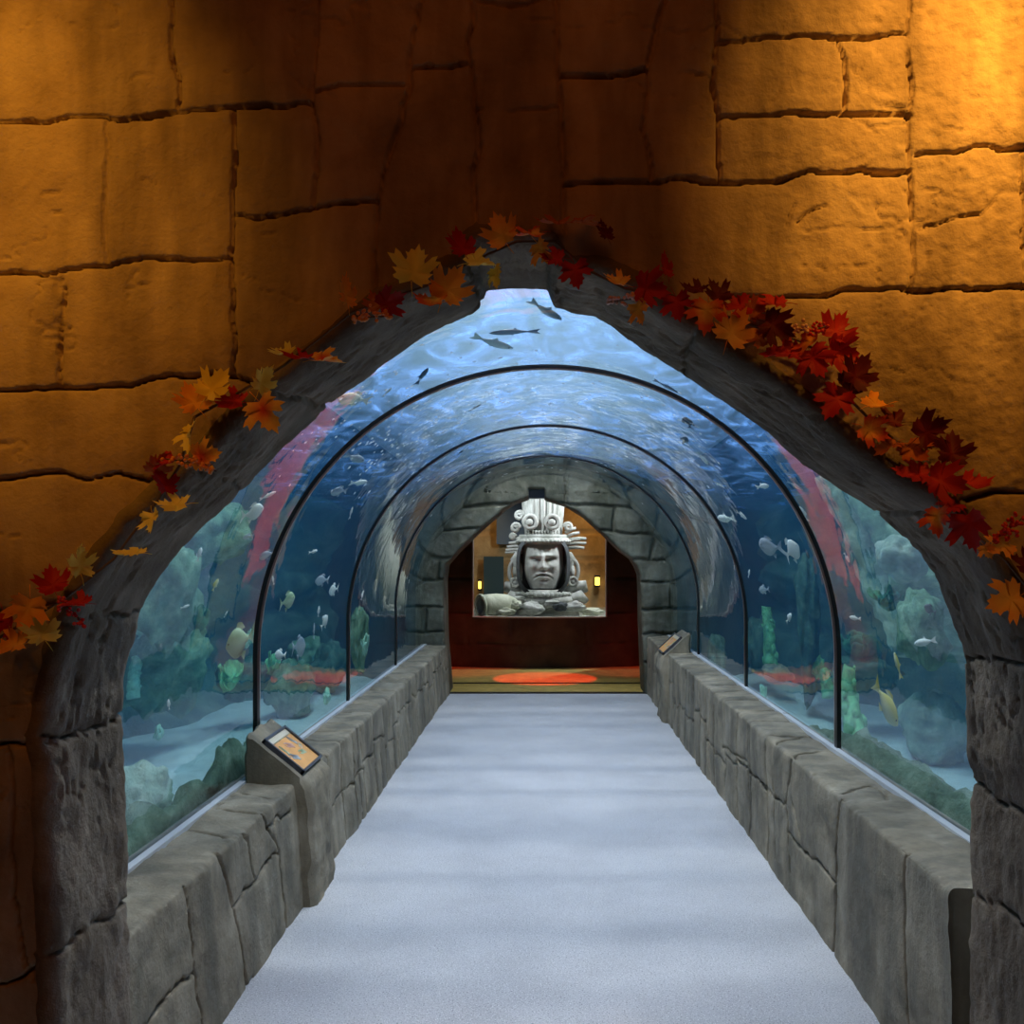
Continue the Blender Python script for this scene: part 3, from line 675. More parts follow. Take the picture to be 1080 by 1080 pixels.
column_coral('slim green coral column at the back of the right tank', [(812, 700, 10.2), (811, 665, 10.3), (808, 640, 10.4)], [7, 6, 5], 'coral_green', 3)
column_coral('short green coral column beside the red glow, right tank', [(874, 735, 8.0), (872, 716, 8.0), (868, 706, 8.0)], [7, 6, 5], 'coral_green', 4)

# ------------------------------------------------------------------ fish
def fish_mat(name, back, belly, rough=.4):
    m, nt, out = new_mat(name)
    b = nt.nodes.new('ShaderNodeBsdfPrincipled'); b.inputs['Roughness'].default_value = rough
    sp = nt.nodes.new('ShaderNodeSeparateXYZ'); nt.links.new(nt.nodes.new('ShaderNodeTexCoord').outputs['Generated'], sp.inputs[0])
    c = ramp(nt, sp.outputs['Z'], [(.30, belly), (.70, back)])
    nt.links.new(c, b.inputs['Base Color']); nt.links.new(b.outputs[0], out.inputs['Surface']); return m
FM = {'white': fish_mat('white_scales', (.80, .82, .76), (.90, .90, .85)), 'grey': fish_mat('grey_scales', (.28, .33, .38), (.60, .64, .66)), 'dark': fish_mat('dark_scales', (.03, .04, .06), (.10, .12, .14)),
      'yellow': fish_mat('yellow_scales', (.70, .62, .18), (.85, .84, .55)), 'green': fish_mat('pale_green_scales', (.38, .52, .30), (.66, .74, .52)), 'cream': fish_mat('cream_scales', (.80, .74, .55), (.90, .88, .75)),
      'shark': fish_mat('slate_skin', (.10, .14, .20), (.30, .36, .42))}
M['eye'] = plain('fish_eye', (.01, .01, .01), .1)
PROF = {'disc': ([0, .06, .16, .30, .45, .60, .75, .87, .95, 1.0], [.02, .10, .20, .29, .32, .29, .20, .10, .055, .05], .34),
        'oval': ([0, .05, .14, .28, .45, .60, .75, .88, .95, 1.0], [.015, .07, .13, .185, .20, .175, .125, .065, .04, .035], .5),
        'slim': ([0, .05, .14, .28, .45, .60, .75, .88, .95, 1.0], [.012, .045, .078, .112, .122, .112, .082, .05, .028, .022], .8)}
def hash_(t):
    return sum((i + 1) * ord(ch) for i, ch in enumerate(t))
def fish(label, px, py, lpx, ang, kind, colour, yaw=0.0, d=None, name='fish', cat='fish', roll=0.0):
    s = d or .9 + .5 * (abs(hash_(label)) % 100) / 100
    s = min(s, max(.3, sand_s(px, py) - .3))
    c, jx, jy, t = frame_at(px, py, s); ca, sa = math.cos(math.radians(ang)), math.sin(math.radians(ang))
    hd = jx * ca + jy * sa; L = hd.length * lpx; hd.normalize(); up = (jy * ca - jx * sa); up -= hd * up.dot(hd); up.normalize()
    xs_, hs, wr = PROF[kind]
    bm = bmesh.new(); rings = []
    xi = np.linspace(0, 1, 18); hi = np.interp(xi, xs_, hs)
    bL = .78
    for x, h in zip(xi, hi):
        rings.append([bm.verts.new(((.5 - x * bL) * L, math.cos(2 * PI * k / 14) * h * wr * L, math.sin(2 * PI * k / 14) * h * L)) for k in range(14)])
    for a, b in zip(rings[:-1], rings[1:]):
        for k in range(14): bm.faces.new((a[k], a[(k + 1) % 14], b[(k + 1) % 14], b[k]))
    bm.faces.new(rings[0]); bm.faces.new(rings[-1][::-1])
    def fin(pts, bm2, th=.008):
        a = [bm2.verts.new((x * L, -th * L, z * L)) for x, z in pts]; b = [bm2.verts.new((x * L, th * L, z * L)) for x, z in pts]
        bm2.faces.new(a); bm2.faces.new(b[::-1])
        for i in range(len(a)): bm2.faces.new((a[i], b[i], b[(i + 1) % len(a)], a[(i + 1) % len(a)]))
    hm = max(hs); q = .5 - bL
    tail = [(q + .03, .03), (q - .06, .07), (-.5, hm * .85 if kind != 'slim' else .13), (-.43, 0), (-.5, -hm * .85 if kind != 'slim' else -.11), (q - .06, -.07), (q + .03, -.03)]
    dors = [(.18, hm * .80), (.08, hm * 1.28), (-.06, hm * 1.18), (-.16, hm * .75), (-.02, hm * .7)] if kind != 'slim' else [(.10, .085), (.0, .19), (-.06, .088)]
    anal = [(.02, -hm * .85), (-.06, -hm * 1.25), (-.16, -hm * .70), (-.05, -hm * .7)] if kind != 'slim' else [(.18, -.06), (.02, -.16), (.05, -.07)]
    big = lpx >= 16
    o = None
    if big:
        root = empty(name, c, label, cat)
        body = from_bm('body', bm, FM[colour], root)
        for nm, pts in (('tail_fin', tail), ('dorsal_fin', dors), ('anal_fin' if kind != 'slim' else 'pectoral_fin', anal)):
            b2 = bmesh.new(); fin(pts, b2); from_bm(nm, b2, FM[colour], root, smooth=False)
        for s_ in (-1, 1):
            b2 = bmesh.new(); hx = np.interp(.12, xs_, hs)
            bm_ball(b2, ((.5 - .12 * bL) * L, s_ * hx * wr * L * .9, hx * .25 * L), .022 * L, 1); from_bm('eye', b2, M['eye'], root)
        o = root
    else:
        for pts in (tail, dors, anal): fin(pts, bm)
        o = from_bm(name, bm, FM[colour]); o.location = c; tag(o, label, cat)
    # the fish swims along local +x; yaw turns it towards or away, roll leans it
    Bm = Matrix((hd, up.cross(hd), up)).transposed()
    if up.z < -.05: Bm = Bm @ Matrix.Rotation(PI, 3, 'X')
    o.rotation_euler = (Bm @ Matrix.Rotation(math.radians(yaw), 3, 'Z') @ Matrix.Rotation(math.radians(roll), 3, 'X')).to_euler()
    return o
fish('slate shark gliding level below the arch keystone', 543, 350, 54, 182, 'slim', 'shark', 0, name='shark', cat='shark', roll=35)
fish('grey fish slanting right below the keystone notch', 575, 327, 40, -32, 'slim', 'grey', 0, roll=30)
fish('pale fish under the slate shark, nose down to the right', 519, 361, 46, -18, 'slim', 'white', 0, roll=30)
fish('small black fish above the first seam at the upper left', 445, 397, 22, 55, 'slim', 'dark')
fish('cream fish hugging the left arch edge', 374, 421, 36, 175, 'oval', 'cream', 20, roll=20)
fish('slender white fish above the first seam, left of the black fish', 408, 414, 14, 45, 'slim', 'white')
fish('white disc shaped fish against the pinkish water at the left arch', 266, 541, 26, 20, 'disc', 'white')
fish('slender silver fish above the white disc shaped fish', 282, 523, 20, 25, 'slim', 'white')
fish('small white fish with raised fins before the pale boulder, left', 210, 585, 16, 75, 'oval', 'white')
fish('thin pale yellow fish near the dark gap, left tank', 227, 617, 15, 65, 'oval', 'yellow')
fish('grey fish below the first seam, upper left pane', 358, 518, 18, 185, 'oval', 'grey', 10)
fish('slender pale fish arching above the grey fish, left pane', 378, 509, 19, 5, 'slim', 'white')
fish('long pale fish close to the first seam, upper left pane', 374, 483, 22, -20, 'slim', 'grey')
fish('bright white sliver fish swimming steeply, left pane', 370, 541, 14, 75, 'slim', 'white')
fish('yellowish disc fish low in the middle left pane', 303, 634, 18, 25, 'disc', 'green')
fish('tiny white fish pointing up in the middle left pane', 336, 645, 12, 85, 'oval', 'white')
fish('white disc fish just under the tiny upright white fish', 342, 656, 15, 60, 'disc', 'white')
fish('thin grey fish hanging upright in the middle left pane', 331, 665, 16, 88, 'slim', 'grey')
fish('round pale disc fish over the dark boulder, left pane', 315, 681, 15, 10, 'disc', 'grey')
fish('curved pale fish above the yellowish disc fish', 340, 612, 15, 185, 'oval', 'grey')
fish('pale fish beside the first seam, above the teal rock, left', 282, 585, 18, 200, 'oval', 'grey')
fish('large pale green fish close to the first seam, left front pane', 254, 676, 34, 205, 'disc', 'green', d=.8)
fish('pale slender fish near the bright glare, right pane', 766, 547, 19, 180, 'slim', 'white')
fish('pale fish with spots of light right of the slender one', 782, 543, 14, -35, 'oval', 'white')
fish('silvery fish high in the right pane under the seam', 741, 483, 18, -50, 'oval', 'white')
fish('grey fish in mid water, centre of the right pane', 813, 577, 26, 175, 'oval', 'grey', 15)
fish('pale fish right behind the grey mid water fish', 835, 581, 18, 40, 'disc', 'white')
fish('silver fish outside the first seam, right front pane', 848, 542, 19, 120, 'oval', 'white')
fish('slim pale fish crossing close to the first seam, right', 804, 513, 14, 10, 'slim', 'white')
fish('silver fish beside the pink glow at the right arch edge', 838, 512, 20, -30, 'slim', 'grey')
fish('big yellow and white fish diving before the sand, right front pane', 934, 741, 54, -62, 'oval', 'yellow', 10, d=.7)
fish('slim yellow fish hanging nose up above the diving fish', 947, 702, 29, 105, 'slim', 'yellow', d=.8)
fish('curved white fish beside the right arch edge', 976, 677, 24, 190, 'slim', 'white', d=1.0)
fish('small black fish under the pale green rounded rock, right', 981, 643, 15, 150, 'disc', 'dark', d=1.0)
fish('dark round fish under the seam at the upper right', 726, 446, 14, 115, 'disc', 'dark')
fish('tiny dark fish below the dark round fish, upper right', 722, 465, 9, 60, 'oval', 'dark')
fish('slender dark fish above the seam at the upper right', 702, 407, 30, -28, 'slim', 'shark')
fish('dark fish outside the seam near the right arch edge', 814, 497, 18, 140, 'oval', 'shark')
fish('thin black fish under the first seam near the top, left of centre', 501, 430, 15, 30, 'slim', 'dark')
fish('tiny black fish between the first and second seam, top left', 486, 477, 9, 40, 'oval', 'dark')

fish('tiny silver fish over the mossy boulder, left front pane', 195, 640, 11, 20, 'slim', 'white')
fish('small white fish low over the sand near the left pier', 178, 742, 12, 95, 'oval', 'white')
fish('small grey fish under the pink glow, left front pane', 262, 566, 12, 190, 'oval', 'grey')
fish('tiny pale fish just above the large pale green fish, left', 238, 648, 9, 60, 'slim', 'white')
fish('tiny pale fish left of the yellowish disc fish', 288, 612, 10, 100, 'slim', 'white')
fish('small pale disc fish close to the second seam, left pane', 352, 622, 11, 200, 'disc', 'white')
fish('tiny silver fish above the curved pale fish, left pane', 330, 582, 10, 15, 'slim', 'white')
fish('little pale fish just past the second seam, left', 382, 628, 11, 75, 'oval', 'white')
fish('small pale fish over the rounded green boulder, left pane', 296, 690, 12, 170, 'oval', 'white')
fish('tiny white fish high beside the second seam, right pane', 760, 512, 10, -30, 'slim', 'white')
fish('small grey fish low in the middle right pane', 806, 622, 11, 185, 'oval', 'grey')
fish('tiny silver fish near the second seam, right pane', 790, 605, 9, 80, 'slim', 'white')
fish('small pale fish left of the dark rock pillar, right pane', 832, 652, 11, 60, 'oval', 'white')
fish('small silver fish above the ferny weed clump, right front pane', 902, 652, 13, 170, 'slim', 'white')
fish('little pale fish beside the leaning olive ridge, right front pane', 893, 588, 12, -60, 'oval', 'white')
fish('tiny silver fish under the pink glow, right front pane', 866, 600, 10, 110, 'slim', 'white')
# ------------------------------------------------------------------ fine air bubbles rising in the water
rng = random.Random(5); bm = bmesh.new()
for i in range(520):
    px, py = (rng.gauss(470, 75), rng.gauss(452, 38)) if i < 430 else (rng.gauss(650, 60), rng.gauss(450, 35))
    p, t = sight(px, py)
    if p.y > 11.0: continue
    bm_ball(bm, p + t * (.16 + abs(rng.gauss(0, .2))), rng.uniform(.0014, .0028) * p.y, 1)
def bubble_mat():
    m, nt, out = new_mat('air_bubble')
    a = nt.nodes.new('ShaderNodeBsdfTranslucent'); a.inputs['Color'].default_value = (.95, .98, 1, 1)
    b = nt.nodes.new('ShaderNodeBsdfDiffuse'); b.inputs['Color'].default_value = (.95, .98, 1, 1)
    mx = nt.nodes.new('ShaderNodeMixShader'); mx.inputs[0].default_value = .4
    nt.links.new(a.outputs[0], mx.inputs[1]); nt.links.new(b.outputs[0], mx.inputs[2]); nt.links.new(mx.outputs[0], out.inputs['Surface']); return m
M['bubble'] = bubble_mat()
tag(from_bm('air_bubbles', bm, M['bubble']), 'swarm of tiny white air bubbles over the tunnel', 'bubbles', kind='stuff')
# ================================================================== the lobby past the tunnel: a bowed wall with a display window
WR, WC = 4.0, (-.10, 18.2)                            # the bowed wall: radius and axis
def on_bow(x, r=WR): return WC[1] - math.sqrt(max(0, r * r - (x - WC[0]) ** 2))
WX0, WX1, WZ0, WZ1 = -1.035, .825, .705, 2.75
xs = sorted(set(list(np.linspace(-3.6, WX0, 90)) + list(np.linspace(WX0, WX1, 70)) + list(np.linspace(WX1, 3.4, 90))))
zs = sorted(set(list(np.linspace(-.02, WZ0, 34)) + list(np.linspace(WZ0, WZ1, 80)) + list(np.linspace(WZ1, 3.5, 24))))
A, B = np.meshgrid(xs, zs)
LJ = []
rng = random.Random(21); z = 0.0
while z < 3.4:
    h = rng.choice((.32, .42, .50)); LJ.append(([(-3.6, z + h), (0, z + h + .01), (3.4, z + h)], .012, .025)); x = -3.6 + rng.uniform(0, .5)
    while x < 3.4:
        LJ.append(([(x, z), (x + rng.uniform(-.02, .02), z + h)], .010, .022)); x += rng.uniform(.4, .9)
    z += h
g = seg_field(A, B, LJ, .03, .3, 9) - .02 * fbm(A / .3, B / .3, 14, 4)
Yb = np.vectorize(on_bow)(A) + g
cen = lambda a, b: (a[:-1, :-1] + b[1:, 1:]) / 2
CXm, CZm = cen(A, A), cen(B, B)
keep = ~((CXm > WX0) & (CXm < WX1) & (CZm > WZ0) & (CZm < WZ1))
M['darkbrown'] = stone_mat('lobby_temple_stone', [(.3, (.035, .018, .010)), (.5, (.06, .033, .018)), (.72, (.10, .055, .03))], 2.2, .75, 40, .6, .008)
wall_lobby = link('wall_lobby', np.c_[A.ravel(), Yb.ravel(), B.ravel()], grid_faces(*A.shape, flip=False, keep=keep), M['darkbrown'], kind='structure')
# the window's frame edge and pane
def bow_strip(name, pts, w, mat, parent=None, kind=None):
    bm = bmesh.new(); bm_tube(bm, pts, w, 6, close=True); return from_bm(name, bm, mat, parent, kind=kind)
xa = np.linspace(WX0, WX1, 24)
ring = [Vector((x, on_bow(x) - .01, WZ0)) for x in xa] + [Vector((WX1, on_bow(WX1) - .01, z)) for z in np.linspace(WZ0, WZ1, 12)[1:]] + \
       [Vector((x, on_bow(x) - .01, WZ1)) for x in xa[::-1][1:]] + [Vector((WX0, on_bow(WX0) - .01, z)) for z in np.linspace(WZ1, WZ0, 12)[1:-1]]
M['winframe'] = plain('pale_window_edge', (.42, .40, .36), .5)
win = bow_strip('window_5', ring, .013, M['winframe'], kind='structure')
v = []; n = len(xa)
for z in (WZ0, WZ1):
    v += [(x, on_bow(x) + .03, z) for x in xa]
for z in (WZ0, WZ1):
    v += [(x, on_bow(x) + .07, z) for x in xa]
f = [(i, i + 1, n + i + 1, n + i) for i in range(n - 1)] + [(2 * n + i + n, 2 * n + i + n + 1, 2 * n + i + 1, 2 * n + i) for i in range(n - 1)]
link('pane', v, f, M['acrylic2'], parent=win)
# lobby enclosure
bm = bmesh.new()
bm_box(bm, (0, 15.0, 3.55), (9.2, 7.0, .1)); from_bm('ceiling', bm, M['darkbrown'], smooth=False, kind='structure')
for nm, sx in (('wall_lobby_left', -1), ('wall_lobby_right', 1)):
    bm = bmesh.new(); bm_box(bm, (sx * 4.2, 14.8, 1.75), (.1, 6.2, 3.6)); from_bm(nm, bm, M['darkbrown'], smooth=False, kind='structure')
# display interior: floor, back wall with stone doorways
bm = bmesh.new(); v0 = bmesh.ops.create_grid(bm, x_segments=60, y_segments=40, size=1)['verts']
for v_ in v0:
    x, y = v_.co.x * 3.2, 16.9 + v_.co.y * 2.4
    v_.co = (x, max(y, on_bow(x) + .09), .62 + .05 * mn.noise(Vector((x * 2, y * 2, 0))))
M['dispsand'] = stone_mat('display_gravel', [(.3, (.36, .37, .30)), (.7, (.62, .63, .52))], 6, .9, 60, .6, .01)
from_bm('floor_display', bm, M['dispsand'], kind='structure')
xs = np.linspace(-3.6, 3.6, 150); zs = np.linspace(.3, 4.2, 90); A, B = np.meshgrid(xs, zs)
DJ = []
rng = random.Random(4); z = .3
while z < 4.1:
    h = rng.uniform(.35, .6); DJ.append(([(-3.6, z + h), (3.6, z + h)], .02, .05)); x = -3.6 + rng.uniform(0, .5)
    while x < 3.6: DJ.append(([(x, z), (x, z + h)], .018, .05)); x += rng.uniform(.45, .9)
    z += h
g = seg_field(A, B, DJ, .05, .4, 19) - .05 * fbm(A / .4, B / .4, 24, 4)
M['dispwall'] = stone_mat('display_back_stone', [(.3, (.22, .14, .06)), (.5, (.42, .28, .13)), (.72, (.55, .40, .20))], 2.0, .8, 30, .6, .01)
wall_disp = link('wall_display', np.c_[A.ravel(), (18.4 + g).ravel(), B.ravel()], grid_faces(*A.shape), M['dispwall'], kind='structure')
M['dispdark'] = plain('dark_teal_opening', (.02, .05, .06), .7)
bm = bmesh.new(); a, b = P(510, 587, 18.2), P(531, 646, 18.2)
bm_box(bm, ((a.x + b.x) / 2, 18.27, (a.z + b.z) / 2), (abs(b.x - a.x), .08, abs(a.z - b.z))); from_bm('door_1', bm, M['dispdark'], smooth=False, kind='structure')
bm = bmesh.new(); a, b = P(533, 524, 18.2), P(552, 548, 18.2)
M['dispblue'] = plain('slate_blue_panel', (.10, .14, .19), .7)
bm_box(bm, (P(540, 0, 18.2).x, 18.25, 2.3), (.55, .1, 1.1)); from_bm('column_1', bm, M['dispblue'], smooth=False, kind='structure')
# two lit lanterns and a glowing strip on the back wall
def glow(name, col, st):
    m, nt, out = new_mat(name); e = nt.nodes.new('ShaderNodeEmission'); e.inputs[0].default_value = (*col, 1); e.inputs[1].default_value = st
    nt.links.new(e.outputs[0], out.inputs['Surface']); return m
M['lampglow'] = glow('lantern_glow', (1, .72, .12), 2.2)
M['iron'] = plain('dark_iron', (.03, .03, .03), .5, .6)
def lantern(label, px, py, d, w, h):
    c = P(px, py, d); r = empty('wall_lantern', (c.x, 18.3, c.z), label, 'lamp')
    bm = bmesh.new(); bm_box(bm, (0, -.10, 0), (w, .10, h)); bmesh.ops.bevel(bm, geom=bm.edges[:], offset=.012, segments=2, affect='EDGES'); from_bm('glowing_shade', bm, M['lampglow'], r, smooth=False)
    bm = bmesh.new(); bm_box(bm, (0, -.04, h * .56), (w * 1.15, .2, .03)); bm_box(bm, (0, -.04, -h * .56), (w * 1.15, .2, .03)); bm_box(bm, (0, .02, 0), (w * .6, .05, h)); from_bm('bracket', bm, M['iron'], r, smooth=False)
lantern('yellow lit lantern on the back wall, right of the stone bust', 630, 613, 18.2, .085, .16)
lantern('narrow yellow lit lantern on the back wall, left of the stone bust', 506, 617, 18.2, .05, .15)

# ------------------------------------------------------------------ the carved stone bust
M['idol'] = stone_mat('carved_grey_stone', [(.3, (.40, .40, .38)), (.5, (.58, .58, .55)), (.72, (.74, .74, .71))], 4, .85, 45, .6, .012, streak=(4, 4, 2), stain=(.25, .26, .22))
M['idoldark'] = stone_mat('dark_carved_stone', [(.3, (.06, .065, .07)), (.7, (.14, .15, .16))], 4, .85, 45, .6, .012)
ID = 15.35; kI = ID / F
def IP(px, py, dy=0.0): return Vector(((px - CX) * kI - IX, dy, H - (py - CY) * kI - .62))
IX = (573 - CX) * kI
idol = empty('stone_bust', (IX, ID, .62), 'carved stone bust wearing a tall feathered headdress behind the lobby window', 'statue')
# face: a displaced half ellipsoid
def gs(u, v, cu, cv, su, sv): return math.exp(-((u - cu) / su) ** 2 - ((v - cv) / sv) ** 2)
fw, fh = 20.5 * kI, 25 * kI; fc = IP(573, 595)
n1, n2 = 64, 72; v = []
for j in range(n2):
    t = j / (n2 - 1) * 2 - 1                          # -1 chin .. 1 forehead
    for i in range(n1):
        s = i / (n1 - 1) * 2 - 1
        wid = 1.0 if t > -.1 else 1 - .34 * ((-.1 - t) / .9) ** 1.7
        x = s * fw * wid; z = t * fh
        dep = math.sqrt(max(0, 1 - min(1, abs(s)) ** 2.6)) * (.9 + .1 * (1 - t * t)) * (1 - .25 * max(0, t) ** 3 - .12 * max(0, -t) ** 3) * .26
        a = abs(s)
        dep += .050 * gs(a, t, .30, .36, .30, .09)                        # brow
        dep -= .065 * gs(a, t, .40, .20, .24, .10)                        # eye socket
        dep += .045 * gs(a, t, .40, .18, .15, .055)                       # eyeball
        dep -= .022 * gs(a, t, .40, .18, .19, .085) * (1 - gs(a, t, .40, .18, .15, .055))
        dep += .075 * gs(s, t, 0, .12, .10, .26) + .085 * gs(s, t, 0, -.10, .15, .10) + .035 * gs(a, t, .17, -.14, .09, .07)   # nose
        dep += .055 * gs(s, t, 0, -.37 - .4 * s * s, .34, .05) + .055 * gs(s, t, 0, -.52 - .4 * s * s, .28, .055)                                     # lips
        dep -= .065 * gs(s, t, 0, -.44 - .55 * s * s, .40, .026)
        dep -= .012 * gs(a, t, .45, -.42, .09, .10)
        dep += .03 * gs(a, t, .52, -.08, .18, .14)                        # cheekbones
        dep += .035 * gs(s, t, 0, -.80, .24, .12)                         # chin
        v.append((fc.x + x, -dep - .10, fc.z + z))
link('face', v, grid_faces(n2, n1), M['idol'], parent=idol)
# hood: a deep dark surround the face sits in
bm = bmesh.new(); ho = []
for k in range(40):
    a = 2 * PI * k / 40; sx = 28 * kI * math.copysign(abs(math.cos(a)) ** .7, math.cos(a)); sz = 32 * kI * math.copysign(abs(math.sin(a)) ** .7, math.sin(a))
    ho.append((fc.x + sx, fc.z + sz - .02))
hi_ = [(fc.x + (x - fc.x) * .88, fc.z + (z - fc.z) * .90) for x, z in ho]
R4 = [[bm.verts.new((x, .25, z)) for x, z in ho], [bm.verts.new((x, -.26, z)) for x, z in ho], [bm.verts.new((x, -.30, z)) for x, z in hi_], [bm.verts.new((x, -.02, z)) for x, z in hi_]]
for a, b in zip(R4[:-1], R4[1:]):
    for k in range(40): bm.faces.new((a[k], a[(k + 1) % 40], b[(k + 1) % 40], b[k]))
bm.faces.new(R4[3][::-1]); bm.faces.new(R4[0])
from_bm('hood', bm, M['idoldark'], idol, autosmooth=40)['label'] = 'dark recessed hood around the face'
# headband with teeth
bm = bmesh.new()
c = IP(573, 571)
def arc_band(bm, c, rx, ry, z0, z1, th, a0=-1.25, a1=1.25, n=40, flare=0.0):
    vs_ = []
    for k in range(n):
        a = a0 + (a1 - a0) * k / (n - 1)
        for (r, z) in ((1, z0), (1 + flare, z1), (1 + flare - th, z1), (1 - th, z0)):
            vs_.append(bm.verts.new((c.x + math.sin(a) * rx * r, c.y + .12 - math.cos(a) * ry * r, c.z + z)))
    for k in range(n - 1):
        for q in range(4):
            bm.faces.new((vs_[k * 4 + q], vs_[k * 4 + (q + 1) % 4], vs_[k * 4 + 4 + (q + 1) % 4], vs_[k * 4 + 4 + q]))
    bm.faces.new(vs_[:4]); bm.faces.new(vs_[-4:][::-1])
arc_band(bm, c, 29 * kI, .50, -.05, .05, .14); arc_band(bm, c, 27 * kI, .46, .04, .10, .14)
for k in range(17):
    a = -1.15 + 2.3 * k / 16
    bm_ball(bm, (c.x + math.sin(a) * 29.5 * kI, .12 - math.cos(a) * .52, c.z), .032, 1)
from_bm('headband', bm, M['idol'], idol)
# crown: fluted, flaring upwards
bm = bmesh.new(); cb = IP(573, 566); ct = IP(573, 515)
nn = 96; rows = []
for j in range(14):
    t = j / 13; z = cb.z + (ct.z - cb.z) * t
    row = []
    for k in range(nn):
        a = -PI / 2 + PI * k / (nn - 1)
        rx = (19.5 + 3.5 * t) * kI; ry = .40
        fl = 1 + .045 * math.cos(k * 2 * PI / 8) * min(1, t * 2.2 + .15)
        row.append(bm.verts.new((cb.x + math.sin(a) * rx * fl, .12 - math.cos(a) * ry * fl, z)))
    for k in range(0, nn, 1): pass
    row += [bm.verts.new((cb.x - math.sin(-PI / 2 + PI * k / 5) * (19.5 + 3.5 * t) * kI * .98, .16, z)) for k in range(1, 5)]
    rows.append(row)
for a, b in zip(rows[:-1], rows[1:]):
    m = len(a)
    for k in range(m): bm.faces.new((a[k], a[(k + 1) % m], b[(k + 1) % m], b[k]))
bm.faces.new(rows[0][::-1]); bm.faces.new(rows[-1])
from_bm('feather_crown', bm, M['idol'], idol)
for px in (559.5, 582.5):                             # goggle rings with eyeballs
    c = IP(px, 551, -.30); bm = bmesh.new(); Mx = Matrix.Translation(c) @ Matrix.Rotation(PI / 2, 4, 'X')
    bm_torus(bm, Mx, 6.6 * kI, .032, 28, 10); r = from_bm('goggle_ring', bm, M['idol'], idol)
    bm = bmesh.new(); bm_lathe(bm, [(5.6 * kI, -.02), (5.6 * kI, .0), (.001, .0)], Mx, 24); from_bm('socket', bm, M['idoldark'], r)
    bm = bmesh.new(); bm_ball(bm, c + Vector((-.01, -.02, -.01)), 4.0 * kI, 2, (1, .6, 1)); from_bm('eyeball', bm, M['idol'], r)
bm = bmesh.new()                                     # row of fangs below the goggles
for k in range(11):
    p = IP(556 + k * 3.2, 562.5, -.30 + .002 * (k - 5) ** 2)
    bmesh.ops.create_cone(bm, segments=8, radius1=.022, radius2=.004, depth=.075, cap_ends=True, matrix=Matrix.Translation(p) @ Matrix.Rotation(PI, 4, 'X'))
from_bm('fang_row', bm, M['idol'], idol)
def scroll(bm, c, r0, turns, wid, th, sgn=1):
    pts = []
    for i in range(26):
        a = i / 25 * turns * 2 * PI; r = r0 * (1 - .75 * i / 25)
        pts.append(c + Vector((sgn * math.cos(a) * r, 0, math.sin(a) * r)))
    bm_tube(bm, pts, th, 8)
for sg, items in ((-1, ((544, 557, 5), (548, 544, 5), (541, 566, 3))), (1, ((599, 556, 4.5),))):
    bm = bmesh.new()
    for px, py, r in items: scroll(bm, IP(px, py, -.08), r * kI, 1.4, .1, .028, -sg)
    from_bm('scroll_ornament', bm, M['idol'], idol)
def striped_wing(pts_rows, dy):                       # stacked horizontal feathers at the sides of the headdress
    bm = bmesh.new()
    for (x0, y0, x1, y1, w) in pts_rows:
        a, b = IP(x0, y0, dy), IP(x1, y1, dy - .03)
        bm_tube(bm, [a, a.lerp(b, .5) + Vector((0, 0, .012)), b], [w * 1.3 * kI, w * 1.45 * kI, w * 1.1 * kI], 8)
    return from_bm('side_feathers', bm, M['idol'], idol)
striped_wing([(552, 573, 537, 573, 1.3), (551, 576.5, 535, 577, 1.3), (551, 580, 533.5, 580.5, 1.3), (551, 583, 533, 583, 1.0), (552, 569, 541, 568, 1.2)], -.05)
striped_wing([(596, 562, 607, 557, 1.3), (597, 566, 611, 562, 1.3), (598, 571, 612, 569, 1.3), (598, 574.5, 618, 573, 1.3), (599, 578, 616, 578, 1.3), (601, 569, 618, 568.5, 1.5)], -.05)
for px, py in ((543.5, 603), (603.5, 602)):           # ear loops with discs
    bm = bmesh.new(); c = IP(px, py, -.12)
    bm_tube(bm, [c + Vector((math.cos(a) * 6 * kI, 0, math.sin(a) * 11.5 * kI)) for a in np.linspace(0, 2 * PI, 28)[:-1]], .03, 8, close=True)
    e = from_bm('ear_loop', bm, M['idol'], idol)
    bm = bmesh.new(); cd = IP(px + .5, py + 11, -.20); bm_torus(bm, Matrix.Translation(cd) @ Matrix.Rotation(PI / 2, 4, 'X'), 4.2 * kI, .022, 20, 8); bm_ball(bm, cd, 2.6 * kI, 2, (1, .5, 1)); from_bm('ear_disc', bm, M['idol'], e)
    bm = bmesh.new(); bm_tube(bm, [IP(px, py - 7, -.1), IP(px, py, -.13), IP(px + .3, py + 6, -.15)], [.03, .04, .03], 8); from_bm('pendant', bm, M['idol'], e)
for sg in (-1, 1):                                    # curved cheek straps from the headband to the ear
    bm = bmesh.new(); x0 = 573 + sg * 26
    bm_tube(bm, [IP(573 + sg * 27, 583, -.08), IP(573 + sg * 31, 590, -.10), IP(573 + sg * 28, 600, -.10), IP(573 + sg * 24, 612, -.12)], [.035, .05, .045, .03], 10)
    from_bm('cheek_strap', bm, M['idol'], idol)
bm = bmesh.new(); tv = bmesh.ops.create_icosphere(bm, subdivisions=4, radius=1)['verts']
for v_ in tv: v_.co = Vector((v_.co.x * 39 * kI, .12 + v_.co.y * .42, max(-.02, v_.co.z * .34)) ) + Vector((0, 0, .02 * mn.noise(v_.co * 5)))
from_bm('torso', bm, M['idol'], idol)
bm = bmesh.new()                                      # collars: two stacked rings of slabs and a bead row
arc_band(bm, IP(574, 632), 38 * kI, .62, -.05, .05, .20, flare=-.06); arc_band(bm, IP(573, 625), 31 * kI, .52, -.06, .05, .20, flare=-.10)
from_bm('collar', bm, M['idol'], idol)
bm = bmesh.new()
